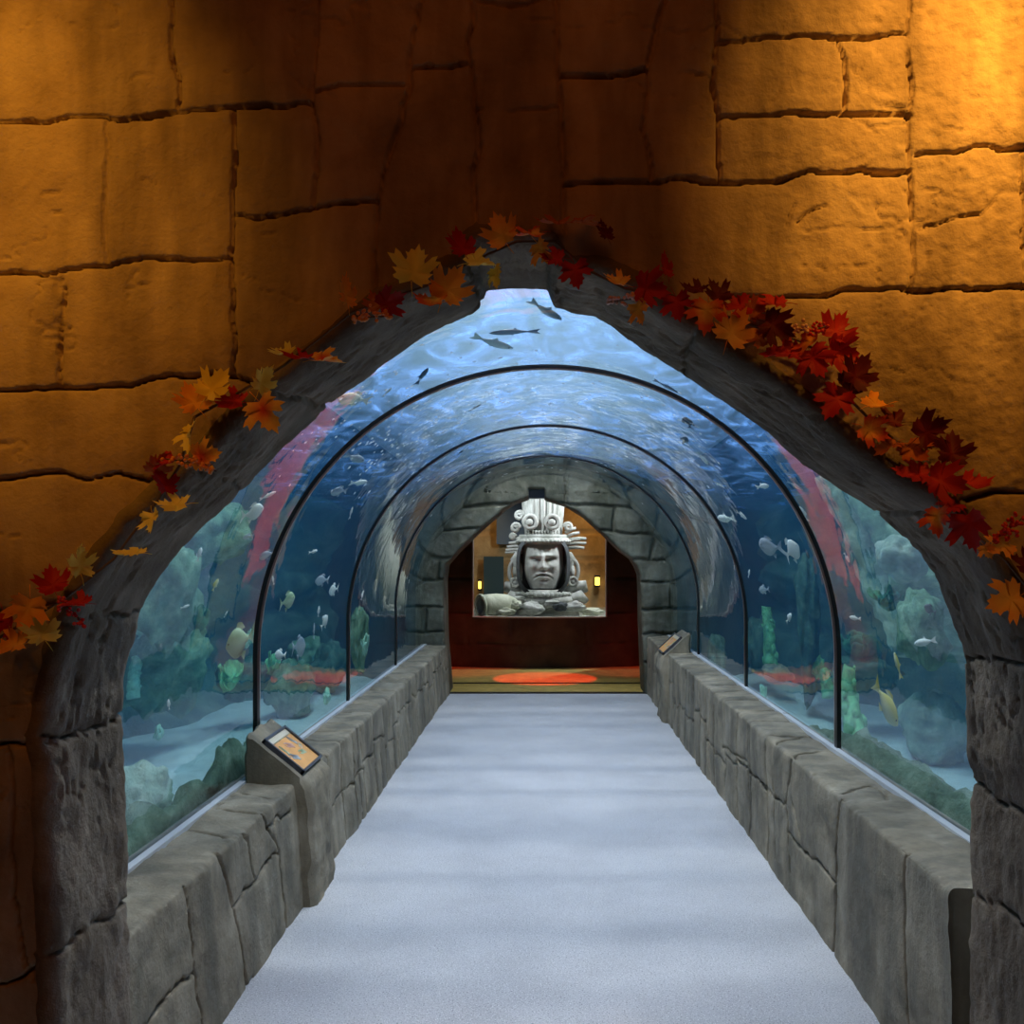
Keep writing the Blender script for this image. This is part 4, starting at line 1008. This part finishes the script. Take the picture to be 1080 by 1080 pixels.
for k in range(19):
    a = -1.2 + 2.4 * k / 18; c = IP(573, 626); bm_ball(bm, (c.x + math.sin(a) * 33 * kI, .12 - math.cos(a) * .58, c.z), .038, 2)
from_bm('bead_necklace', bm, M['idol'], idol)
bm = bmesh.new(); bm_lathe(bm, [(.32, -.0), (.32, .25), (.24, .42), (.22, .62), (.30, .70)], Matrix.Translation((0, .16, 0)), 24); from_bm('neck', bm, M['idoldark'], idol)
for sg, cx in ((1, 612), (-1, 540)):
    bm = bmesh.new()
    bm_tube(bm, [IP(573 + sg * 22, 626, -.1), IP(573 + sg * 33, 618, -.1), IP(cx + sg * 3, 617, -.08), IP(cx + sg * 5, 624, -.05)], [.05, .09, .08, .05], 10)
    bm_tube(bm, [IP(573 + sg * 20, 633, -.2), IP(cx, 628, -.15), IP(cx + sg * 6, 634, -.1)], [.06, .09, .05], 10)
    from_bm('shoulder_piece', bm, M['idol'], idol)

# clay jar and stones in front of the bust
M['jar'] = stone_mat('mossy_pale_clay', [(.3, (.42, .44, .32)), (.5, (.60, .61, .48)), (.7, (.74, .74, .64))], 5, .8, 40, .5, .008)
jd = 14.72; c = P(516, 638, jd); kJ = jd / F
jar = empty('clay_jar', (c.x, jd, c.z), 'pale mossy clay jar lying on its side, mouth to the left', 'jar')
ax = Vector((-.84, -.54, -.02)).normalized(); Mx = Vector((0, 0, 1)).rotation_difference(ax).to_matrix().to_4x4()
R0 = 12 * kJ
bm = bmesh.new(); bm_lathe(bm, [(.001, -.46), (R0 * .45, -.44), (R0 * .85, -.30), (R0 * .98, -.12), (R0 * .95, .05), (R0 * .92, .14), (R0 * .82, .14), (R0 * .84, .02), (R0 * .86, -.14), (R0 * .7, -.28), (.001, -.34)], Mx, 32)
from_bm('body', bm, M['jar'], jar)
bm = bmesh.new(); bm_torus(bm, Mx @ Matrix.Translation((0, 0, .14)), R0 * .88, .022, 32, 8); from_bm('rim', bm, M['jar'], jar)
for lab, px, py, rw, rh, d, mt, sd in (('bluish grey shell shaped stone at the foot of the bust', 562, 642, 13, 7, 14.75, 'idol', 31), ('grey block propped before the collar of the bust', 583, 637, 9, 5, 14.8, 'idol', 32),
        ('dark wedge stone in front of the bust, right of the grey block', 592, 640, 8, 5, 14.7, 'idoldark', 33), ('pale slab stone at the lower right of the bust', 606, 640, 12, 5, 14.75, 'idol', 34),
        ('small mossy stone between the jar and the bust', 543, 638, 8, 5, 14.8, 'jar', 35), ('flat pale stone by the right corner of the lobby window', 624, 645, 12, 4, 14.9, 'jar', 36),
        ('long grey stone lying under the left shoulder of the bust', 548, 632, 10, 3.5, 15.0, 'idol', 37), ('mossy stone right under the mouth of the jar', 533, 645, 11, 4, 14.7, 'jar', 38)):
    rock('display_stone', lab, 'rock', P(px, py, d), (rw * d / F, max(rw * .6, rh) * d / F * .8, rh * d / F), M[mt], sd, .4)
# ================================================================== the autumn garland round the arch
def leaf_mat(name, inner, outer):
    m, nt, out = new_mat(name)
    b = nt.nodes.new('ShaderNodeBsdfPrincipled'); b.inputs['Roughness'].default_value = .6; b.inputs['Specular IOR Level'].default_value = .25
    vec = obj_vec(nt)
    ln = nt.nodes.new('ShaderNodeVectorMath'); ln.operation = 'LENGTH'; nt.links.new(vec, ln.inputs[0])
    nz = noise(nt, 30, 3, .6)
    ad = nt.nodes.new('ShaderNodeMath'); ad.operation = 'MULTIPLY_ADD'; ad.inputs[1].default_value = .035; nt.links.new(nz, ad.inputs[0]); nt.links.new(ln.outputs['Value'], ad.inputs[2])
    c = ramp(nt, ad.outputs[0], [(.025, inner), (.062, outer)])
    nt.links.new(c, b.inputs['Base Color'])
    tl = nt.nodes.new('ShaderNodeBsdfTranslucent'); nt.links.new(c, tl.inputs['Color'])
    mx = nt.nodes.new('ShaderNodeMixShader'); mx.inputs[0].default_value = .25
    nt.links.new(b.outputs[0], mx.inputs[1]); nt.links.new(tl.outputs[0], mx.inputs[2]); nt.links.new(mx.outputs[0], out.inputs['Surface']); return m
LM = {'y': leaf_mat('yellow_leaf', (.92, .64, .07), (.95, .70, .09)), 'o': leaf_mat('orange_leaf', (.95, .46, .05), (.92, .34, .035)), 'r': leaf_mat('red_leaf', (.50, .018, .010), (.42, .012, .010)),
      'm': leaf_mat('maroon_leaf', (.15, .008, .010), (.10, .005, .010)), 'ro': leaf_mat('red_leaf_with_orange_tips', (.80, .07, .012), (.95, .42, .04)), 'or': leaf_mat('orange_leaf_with_red_edge', (.95, .48, .05), (.75, .09, .015)),
      'g': leaf_mat('yellow_green_leaf', (.80, .66, .12), (.72, .66, .15)), 'b': leaf_mat('rust_leaf', (.50, .14, .02), (.42, .09, .015))}
LNAME = {'y': 'yellow', 'o': 'orange', 'r': 'red', 'm': 'dark maroon', 'ro': 'red with orange tips', 'or': 'orange with red edge', 'g': 'yellow green', 'b': 'rust coloured'}
HALF = [(0.0, .10), (.05, .06), (.12, .03), (.30, -.06), (.30, .02), (.42, .04), (.50, .10), (.40, .18), (.52, .30), (.44, .28), (.42, .34), (.52, .42), (.66, .60), (.52, .60), (.55, .76), (.42, .70), (.32, .60), (.24, .56),
        (.22, .66), (.30, .80), (.20, .80), (.17, .95), (.08, .92), (0.0, 1.12)]
HALF = [(x, y - .34) for x, y in HALF]
def leaf_mesh(key, var):
    rng = random.Random(var * 13 + 5); bm = bmesh.new()
    outl = HALF + [(-x * rng.uniform(.92, 1.06), y) for x, y in HALF[-2:0:-1]]
    n = len(outl); rings = []
    fold = rng.uniform(.10, .45); curl = rng.uniform(-.35, .45); tw = rng.uniform(-.3, .3)
    for s in (1.0, .72, .42, .16):
        row = []
        for x, y in outl:
            x2, y2 = x * s, (y + .02) * s - .02
            z = fold * abs(x2) + curl * (y2 * y2) + tw * x2 * y2 + .05 * math.sin(7 * x2 + 5 * y2 + var) - .03 * math.cos(math.atan2(y2 + .02, abs(x2) + 1e-4) * 5) * s
            row.append(bm.verts.new((x2 * .1, y2 * .1, z * .1)))
        rings.append(row)
    for a, b in zip(rings[:-1], rings[1:]):
        for k in range(n): bm.faces.new((a[k], a[(k + 1) % n], b[(k + 1) % n], b[k]))
    bm.faces.new(rings[-1])
    bm_tube(bm, [(0, -.026, .002), (.004, -.045, .004), (.010, -.066, .000)], [.0012, .0011, .0009], 5)
    me = bpy.data.meshes.new('leaf'); bm.to_mesh(me); bm.free()
    me.polygons.foreach_set('use_smooth', [True] * len(me.polygons)); me.materials.append(LM[key]); return me
LCACHE = {}
garland = empty('leaf_garland', (0, DF - .06, 2.1), 'autumn garland of red, orange and yellow maple leaves with berries around the stone arch', 'garland')
gl0 = garland.location.copy()
LEAVES = [  # px, py, size px, colour, turn, tilt about the picture's x, tilt about the leaf's long axis, lift (m)
 (8, 655, 42, 'r', 200, 10, 30, 0), (30, 641, 46, 'o', 170, 5, -15, .02), (16, 681, 42, 'o', 100, 55, 0, .03), (44, 668, 44, 'g', 30, 20, 40, .01), (57, 617, 40, 'r', 20, 25, 10, .0), (84, 597, 40, 'y', 5, 0, 68, .02), (84, 637, 34, 'r', 80, 66, 0, .02),
 (139, 584, 40, 'y', 80, 72, 5, .02), (161, 547, 32, 'y', 190, 25, 30, .02), (187, 533, 40, 'y', 95, 58, 0, .02), (172, 512, 36, 'r', 20, 10, 62, .01), (165, 492, 36, 'b', 320, 5, 60, 0), (178, 488, 34, 'r', 140, 40, 20, .01),
 (213, 481, 38, 'ro', 280, 20, 20, .02), (201, 457, 40, 'y', 170, 20, 48, .02), (205, 424, 42, 'o', 30, 10, 25, .0), (225, 411, 46, 'y', 320, 10, -15, .02), (247, 424, 42, 'r', 80, 30, 20, .0), (278, 432, 48, 'ro', 210, 10, 10, .03),
 (276, 404, 38, 'y', 335, 10, 66, .02), (300, 373, 32, 'g', 60, 58, 0, .01), (318, 378, 46, 'r', 75, 62, 10, .02), (341, 380, 40, 'ro', 280, 62, 0, .02),
 (365, 311, 40, 'o', 5, 0, 70, .01), (408, 319, 38, 'r', 300, 10, 40, .0), (398, 322, 30, 'b', 30, 20, 10, .0), (436, 286, 52, 'y', 350, 5, 5, .03), (487, 261, 40, 'r', 20, 10, 35, .01), (472, 306, 50, 'o', 330, 10, 15, .02), (458, 318, 42, 'or', 70, 55, 0, .02),
 (503, 278, 42, 'y', 285, 60, 10, .02), (523, 289, 30, 'y', 190, 10, 55, .02), (531, 248, 44, 'o', 20, 8, -20, .02), (561, 248, 42, 'or', 110, 50, 10, .01), (571, 262, 34, 'o', 210, 10, 55, .02),
 (586, 272, 30, 'r', 80, 10, 20, .02), (607, 286, 38, 'r', 190, 10, 10, .02), (588, 236, 44, 'b', 90, 66, 0, .0), (615, 236, 40, 'b', 270, 68, 0, .0), (638, 246, 28, 'm', 20, 10, 40, .0), (652, 298, 32, 'o', 60, 30, 20, .02), (674, 326, 32, 'o', 200, 10, 50, .02),
 (682, 304, 44, 'r', 260, 10, 10, .02), (702, 283, 32, 'r', 10, 0, 55, .0), (714, 320, 38, 'r', 190, 10, 20, .01), (735, 306, 36, 'm', 60, 55, 0, .0), (746, 328, 44, 'or', 170, 8, 15, .02), (772, 350, 50, 'o', 330, 8, 8, .04), (757, 312, 36, 'm', 30, 10, 20, .0),
 (780, 324, 42, 'r', 100, 20, 15, .01), (795, 328, 30, 'b', 300, 20, 20, .0), (816, 320, 48, 'r', 80, 50, 10, .0), (815, 344, 44, 'm', 240, 10, 10, .02), (800, 358, 30, 'b', 100, 20, 10, .0), (832, 374, 52, 'r', 70, 50, 0, .02), (858, 377, 46, 'r', 200, 20, 20, .02), (855, 362, 36, 'or', 150, 10, 62, .04),
 (880, 350, 44, 'r', 330, 25, 10, .01), (884, 371, 46, 'r', 250, 20, 20, .01), (903, 396, 46, 'm', 330, 5, 10, .02), (882, 422, 46, 'r', 150, 10, 10, .02), (895, 412, 36, 'm', 40, 10, 20, .0), (924, 428, 42, 'o', 290, 62, 0, .02), (918, 453, 38, 'or', 240, 20, 15, .03), (942, 446, 40, 'm', 85, 50, 0, .01),
 (976, 456, 48, 'm', 300, 10, 20, .01), (1003, 478, 44, 'm', 350, 5, 5, .02), (968, 500, 48, 'r', 80, 40, 10, .02), (992, 508, 50, 'r', 250, 20, 10, .02), (1022, 511, 48, 'r', 280, 66, 0, .0), (990, 545, 38, 'or', 170, 10, 58, .04), (1004, 535, 34, 'r', 120, 30, 30, .02), (1023, 553, 52, 'r', 195, 5, 50, .02),
 (1056, 576, 38, 'o', 120, 35, 0, .02), (1040, 579, 20, 'o', 200, 20, 40, .02), (1066, 632, 52, 'o', 110, 15, 0, .04), (1082, 598, 40, 'm', 60, 20, 20, .0), (962, 475, 40, 'b', 210, 40, 10, -.01), (940, 470, 40, 'b', 120, 50, 10, -.01)]
for i, (px, py, sz, colr, turn, tx, ty, lift) in enumerate(LEAVES):
    key = (colr, i % 4)
    if key not in LCACHE: LCACHE[key] = leaf_mesh(colr, i % 4 + 1)
    o = bpy.data.objects.new('leaf', LCACHE[key]); COL.objects.link(o); o.parent = garland
    rg = random.Random(i)
    o.location = P(px, py, DF - .045 - lift * .8 - rg.uniform(0, .012)) - gl0
    R = Matrix.Rotation(math.radians(tx), 3, 'X') @ Matrix.Rotation(PI / 2, 3, 'X') @ Matrix.Rotation(math.radians(-turn), 3, 'Z') @ Matrix.Rotation(math.radians(ty), 3, 'Y')
    R = Matrix.Rotation(-math.radians(tx), 3, 'X') @ Matrix.Rotation(PI / 2, 3, 'X') @ Matrix.Rotation(math.radians(turn), 3, 'Z') @ Matrix.Rotation(math.radians(ty), 3, 'Y')
    o.rotation_euler = R.to_euler()
    k = sz * (DF - .06) / F / .125; o.scale = (k, k, k)
    o['label'] = LNAME[colr] + ' maple leaf'
M['berry_red'] = plain('red_berry', (.62, .03, .03), .25); M['berry_orange'] = plain('orange_berry', (.80, .27, .05), .3); M['berry_pale'] = plain('pale_pink_berry', (.78, .45, .36), .3); M['twig'] = plain('brown_twig', (.10, .06, .035), .8)
def berries(px, py, w, h, ang, n, mat, seed, lab):
    rng = random.Random(seed); bm = bmesh.new(); c = P(px, py, DF - .075) - gl0; k = DF / F
    for i in range(n):
        t = rng.uniform(-1, 1); x = t * w * k; z = rng.gauss(0, .42) * h * k * (1 - .5 * abs(t)); a = math.radians(ang)
        bm_ball(bm, c + Vector((x * math.cos(a) - z * math.sin(a), rng.uniform(-.012, .012), x * math.sin(a) + z * math.cos(a))), rng.uniform(.0034, .0048), 2)
    a = math.radians(ang)
    o = from_bm('berry_cluster', bm, M[mat], garland); o['label'] = lab
    b2 = bmesh.new(); bm_tube(b2, [c + Vector((s * w * k * math.cos(a), .006, s * w * k * math.sin(a))) for s in (-1, -.3, .4, 1)], .0018, 6); from_bm('berry_twig', b2, M['twig'], o)
berries(76, 646, 20, 8, -48, 34, 'berry_red', 1, 'cluster of orange red berries')
berries(197, 487, 26, 9, -8, 26, 'berry_orange', 2, 'cluster of orange berries'); berries(392, 334, 20, 9, 4, 44, 'berry_orange', 3, 'cluster of orange berries')
berries(655, 316, 14, 8, 8, 26, 'berry_pale', 4, 'cluster of pink berries'); berries(842, 347, 9, 9, 0, 26, 'berry_pale', 5, 'cluster of pale berries'); berries(862, 347, 12, 10, 20, 26, 'berry_red', 6, 'cluster of dark red berries')
berries(1066, 557, 22, 12, 38, 60, 'berry_red', 7, 'cluster of bright red berries'); berries(214, 492, 14, 6, -20, 16, 'berry_orange', 8, 'cluster of orange berries')
VP = [(-30, 690), (20, 660), (70, 630), (120, 590), (165, 530), (190, 490), (205, 440), (250, 415), (300, 385), (345, 350), (370, 330), (410, 315), (455, 300), (500, 275), (545, 255), (585, 255), (620, 285), (660, 305), (705, 310), (755, 330), (800, 345), (845, 360), (885, 385), (895, 420), (925, 450), (965, 480), (995, 520), (1020, 555), (1060, 590), (1100, 640)]
bm = bmesh.new(); bm_tube(bm, [P(x, y, DF - .03) - gl0 for x, y in VP], .0032, 6); from_bm('vine', bm, M['twig'], garland)
# ================================================================== the two reading stands on the parapets
M['panel'] = plain('printed_panel', (.85, .42, .13), .45, var=.12, vscale=10)
M['panel_head'] = plain('cream_panel_heading', (.74, .66, .50), .45)
M['frame'] = plain('dark_metal_frame', (.09, .095, .115), .4, .5)
def sign(label, side, ya, yb, xb, zb, xf, zf, xfoot, seed, ZP):
    """a stone block through the parapet: slope from the back edge (xb, zb) at the glass down to the front edge (xf, zf)"""
    root = empty('reading_stand', (xfoot, (ya + yb) / 2, 0), label, 'sign'); o0 = root.location.copy()
    n, m = 30, 60
    prof = [(xfoot, -.005), (xfoot + side * .004, .15), (xfoot + side * .006, .32), (xf - side * .006, zf - .10), (xf, zf - .02), (xf + side * .012, zf + .006)]
    prof += [(xf + (xb - xf) * t, zf + (zb - zf) * t) for t in np.linspace(.08, .97, 16)] + [(xb, zb), (xb + side * .015, zb - .02), (xb + side * .02, ZP - .05)]
    pts, t = resample(prof, .018); ys = np.linspace(ya, yb, 28); v = []
    tn = np.gradient(pts, axis=0); tn /= np.linalg.norm(tn, axis=1, keepdims=True)
    for y in ys:
        e = min(y - ya, yb - y); rd = .02 * math.exp(-(e / .015) ** 2)
        for (x, z), (tx, tz) in zip(pts, tn):
            nx, nz = side * tz, -side * tx
            k = .014 * mn.noise(Vector((x, y, z)) * 9 + Vector((seed, 0, 0))) + .006 * mn.noise(Vector((x, y, z)) * 25) + rd
            sl = ((x - xf) * side > .03) and z > zf + .01 and (xb - x) * side > .02
            if sl: k = k * .25 + .004 * 0
            v.append((x + nx * k - o0.x, y - o0.y, z + nz * k))
    nR, nC = len(ys), len(pts)
    f = grid_faces(nR, nC, flip=(side < 0))
    b0 = len(v)
    for j, y in ((0, ya), (nR - 1, yb)):
        v.append((xb + side * .02 - o0.x, y - o0.y, -.005)); c = len(v) - 1
        fan = tuple(j * nC + i for i in range(nC)) + (c,)
        f.append(fan if (side > 0) == (j == 0) else fan[::-1])
    ob = link('stone_base', v, f, M['parapet'], root)
    try: ob.data.set_sharp_from_angle(angle=math.radians(50))
    except Exception: pass
    # panel frame on the slope
    a = Vector((xf, 0, zf)); b = Vector((xb, 0, zb)); U_ = (b - a).normalized(); L = (b - a).length; Nn = Vector((0, 1, 0)).cross(U_) * 1.0
    if Nn.z < 0: Nn = -Nn
    yc = (ya + yb) / 2; W = (yb - ya)
    def SP(s, y, h): return a + U_ * (s * L) + Vector((0, yc + y * W - o0.y, 0)) + Nn * h - Vector((o0.x, 0, 0))
    s0, s1, w0 = .15, .80, .43
    def slab(bm, s0, s1, y0, y1, h0, h1):
        q = [bm.verts.new(SP(s, y, h)) for h in (h0, h1) for s, y in ((s0, y0), (s1, y0), (s1, y1), (s0, y1))]
        for fc_ in ((0, 1, 2, 3), (4, 5, 6, 7), (0, 1, 5, 4), (1, 2, 6, 5), (2, 3, 7, 6), (3, 0, 4, 7)): bm.faces.new([q[k] for k in fc_])
    bm = bmesh.new(); fwid = .034
    slab(bm, s0, s0 + fwid, -w0, w0, -.01, .022); slab(bm, s1 - fwid, s1, -w0, w0, -.01, .022); slab(bm, s0, s1, -w0, -w0 + .035, -.01, .022); slab(bm, s0, s1, w0 - .05, w0, -.01, .022)
    from_bm('frame', bm, M['frame'], root, smooth=False)
    bm = bmesh.new(); slab(bm, s0 + fwid * .8, s1 - fwid * .8, -w0 + .03, w0 - .045, -.01, .012); pn = from_bm('panel', bm, M['panel'], root, smooth=False)
    hs0 = s1 - fwid - .085
    bm = bmesh.new(); slab(bm, hs0, s1 - fwid, -w0 + .04, w0 - .055, .012, .0135); h_ = from_bm('heading', bm, M['panel_head'], pn, smooth=False)
    bm = bmesh.new(); slab(bm, hs0 - .012, hs0 - .004, -w0 + .04, w0 - .055, .012, .0135); from_bm('rule', bm, FM['green'], pn, smooth=False)
    def icon(s, y, ls, col, ang):
        bm = bmesh.new(); P2 = []
        for k in range(18):
            t = 2 * PI * k / 18; P2.append((math.cos(t) * .5, math.sin(t) * .24))
        pl = [(.5 * math.cos(t), .23 * math.sin(t)) for t in np.linspace(.25, 2 * PI - .25, 16)]
        pl = [(-x, z) for x, z in pl]
        pl = [(x - 0, z) for x, z in pl] + [(.72, -.2), (.66, 0), (.72, .2)]
        ca, sa = math.cos(ang), math.sin(ang)
        vs_ = [[bm.verts.new(SP(s + (x * ca - z * sa) * ls / L, y + (x * sa + z * ca) * ls / W, h)) for x, z in pl] for h in (.0122, .0138)]
        bm.faces.new(vs_[1]); bm.faces.new(vs_[0][::-1])
        for k in range(len(pl)): bm.faces.new((vs_[0][k], vs_[0][(k + 1) % len(pl)], vs_[1][(k + 1) % len(pl)], vs_[1][k]))
        return from_bm('fish_picture', bm, col, pn, smooth=False)
    for s, y, l_, col, an in ((.60, .20, .055, FM['grey'], 2.6), (.56, -.02, .075, M['berry_pale'], 1.9), (.55, -.25, .05, FM['green'], 2.9), (.38, .10, .065, FM['green'], 1.7), (.40, -.22, .075, FM['grey'], 2.0), (.45, .24, .05, M['panel_head'], 1.2)):
        icon(s, y, l_, col, an)
    return root
sign('stone reading stand with orange fish panel on the left parapet', -1, 4.62, 5.05, -1.355, .785, -1.07, .555, -1.045, 3, ZL)
sign('small stone reading stand on the right parapet beside the end arch', 1, 9.60, 10.16, 1.33, .845, 1.06, .60, 1.09, 8, ZR)
# ================================================================== camera, view, lights
cam = bpy.data.cameras.new('camera'); co = bpy.data.objects.new('camera', cam); COL.objects.link(co)
co.location = (0, 0, H); co.rotation_euler = (PI / 2, 0, 0)
cam.sensor_width = 36; cam.lens = 36 * F / 1080; cam.shift_x = -(CX - 540) / 1080; cam.shift_y = (CY - 540) / 1080
cam.clip_end = 100; cam.clip_start = .05
S.camera = co
S.view_settings.view_transform = 'Standard'; S.view_settings.look = 'None'; S.view_settings.gamma = 1; S.view_settings.use_curve_mapping = False
S.view_settings.exposure = 0
w = bpy.data.worlds.new('world'); S.world = w; w.use_nodes = True
w.node_tree.nodes['Background'].inputs[0].default_value = (.2, .35, .6, 1); w.node_tree.nodes['Background'].inputs[1].default_value = .0
def spot(name, loc, target, power, col, cone, blend=.5, r=.05):
    l = bpy.data.lights.new(name, 'SPOT'); l.energy = power; l.color = col; l.spot_size = math.radians(cone); l.spot_blend = blend; l.shadow_soft_size = r
    o = bpy.data.objects.new(name, l); COL.objects.link(o); o.location = loc
    o.rotation_euler = (Vector(target) - Vector(loc)).to_track_quat('-Z', 'Y').to_euler(); return o
def area(name, loc, target, power, col, sx, sy=None, spread=180):
    l = bpy.data.lights.new(name, 'AREA'); l.energy = power; l.color = col; l.shape = 'RECTANGLE'; l.size = sx; l.size_y = sy or sx; l.spread = math.radians(spread)
    o = bpy.data.objects.new(name, l); COL.objects.link(o); o.location = loc
    o.rotation_euler = (Vector(target) - Vector(loc)).to_track_quat('-Z', 'Y').to_euler(); return o
# tank lamps hung over the water
for x, y, e in ((.5, 3.0, 900), (-.6, 4.6, 900), (.4, 6.2, 900), (-.4, 7.8, 900), (.5, 9.3, 900)):
    l = spot('tank_lamp', (x, y, 8.7), (x * .5, y, 0), e * .74, (1.0, .92, .94), 112, .6, .22)
    l.data.cycles.is_caustics_light = True
for o_ in bpy.data.objects:                               # let the lamps shine through the curved glass
    if o_.type != 'MESH': continue
    nm = o_.name.split('.')[0]
    if nm in ('window_1', 'window_2', 'window_3', 'window_4'): o_.cycles.is_caustics_caster = True
    elif nm in ('floor', 'wall_left', 'wall_right', 'wall_back', 'arch_stones', 'stone_base', 'panel', 'frame', 'heading', 'fish_picture', 'trim_5', 'trim_6', 'leaf'): o_.cycles.is_caustics_receiver = True
area('ceiling_fill', (0, 11.0, 6.2), (0, 11.0, 9), 400, (.62, .80, 1.0), 8, 13)  # added unseen area light, brightens the ceiling seen through the water surface
# temple wall: amber spots in the hall's ceiling, plus added fills and red ambient
spot('amber_spot', (1.40, 1.10, 3.75), (1.10, DF, 2.80), 400, (1.0, .46, .06), 47, 1.0, .05)
spot('amber_spot', (1.60, .9, 3.3), (1.15, DF, 2.15), 22, (1.0, .38, .03), 60, 1.0, .05)  # weak wide fill added for the lower right of the wall
spot('amber_spot', (-1.55, 1.0, 3.5), (-1.24, DF, 2.48), 92, (1.0, .435, .04), 46, 1.0, .05)
spot('amber_spot', (-1.7, .9, 3.0), (-1.25, DF, 1.9), 11, (1.0, .36, .025), 62, 1.0, .05)  # weak wide fill added for the lower left of the wall
area('dim_red_ambient', (0, .2, 4.2), (0, DF, 1.8), 8, (1.0, .25, .03), 1.6)  # added ambient without a fixture, lifts the dark middle of the wall
# the lobby past the tunnel
spot('red_spot', (0.1, 12.1, 3.2), (-.02, 13.0, 0), 620, (1.0, .04, .012), 23, .1, .02)
for s_ in (-1, 1): spot('red_wash', (s_ * 1.3, 13.0, 3.2), (s_ * 1.25, 13.95, 0), 130, (1.0, .05, .015), 34, .8, .05)
area('lobby_dim', (0, 13.0, 3.3), (0, 13.0, 0), 1.5, (1.0, .6, .25), 1)
# display lamps over the bust, with fill light added
spot('display_spot', (1.1, 14.72, 2.95), (-.05, ID, 1.45), 175, (.90, .97, 1.0), 110, .4, .03)
spot('display_spot', (-.75, 14.5, 2.7), (0, ID, 1.3), 60, (.85, .95, 1.0), 110, .5, .05)  # weaker fill added from the left front of the bust
area('display_fill', (0, 15.6, 3.9), (0, 15.7, 0), 35, (.80, .92, 1.0), 1.6)
spot('display_amber', (1.2, 16.8, 3.4), (1.1, 18.4, 2.1), 115, (1.0, .55, .17), 80, .9, .1)
spot('display_amber', (-1.3, 17.2, 3.2), (-1.25, 18.4, 1.7), 40, (1.0, .58, .2), 60, .9, .1)
S.cycles.max_bounces = 10; S.cycles.transparent_max_bounces = 32; S.cycles.diffuse_bounces = 4; S.cycles.glossy_bounces = 4; S.cycles.volume_bounces = 1
S.cycles.use_denoising = True
S.cycles.sample_clamp_indirect = 30
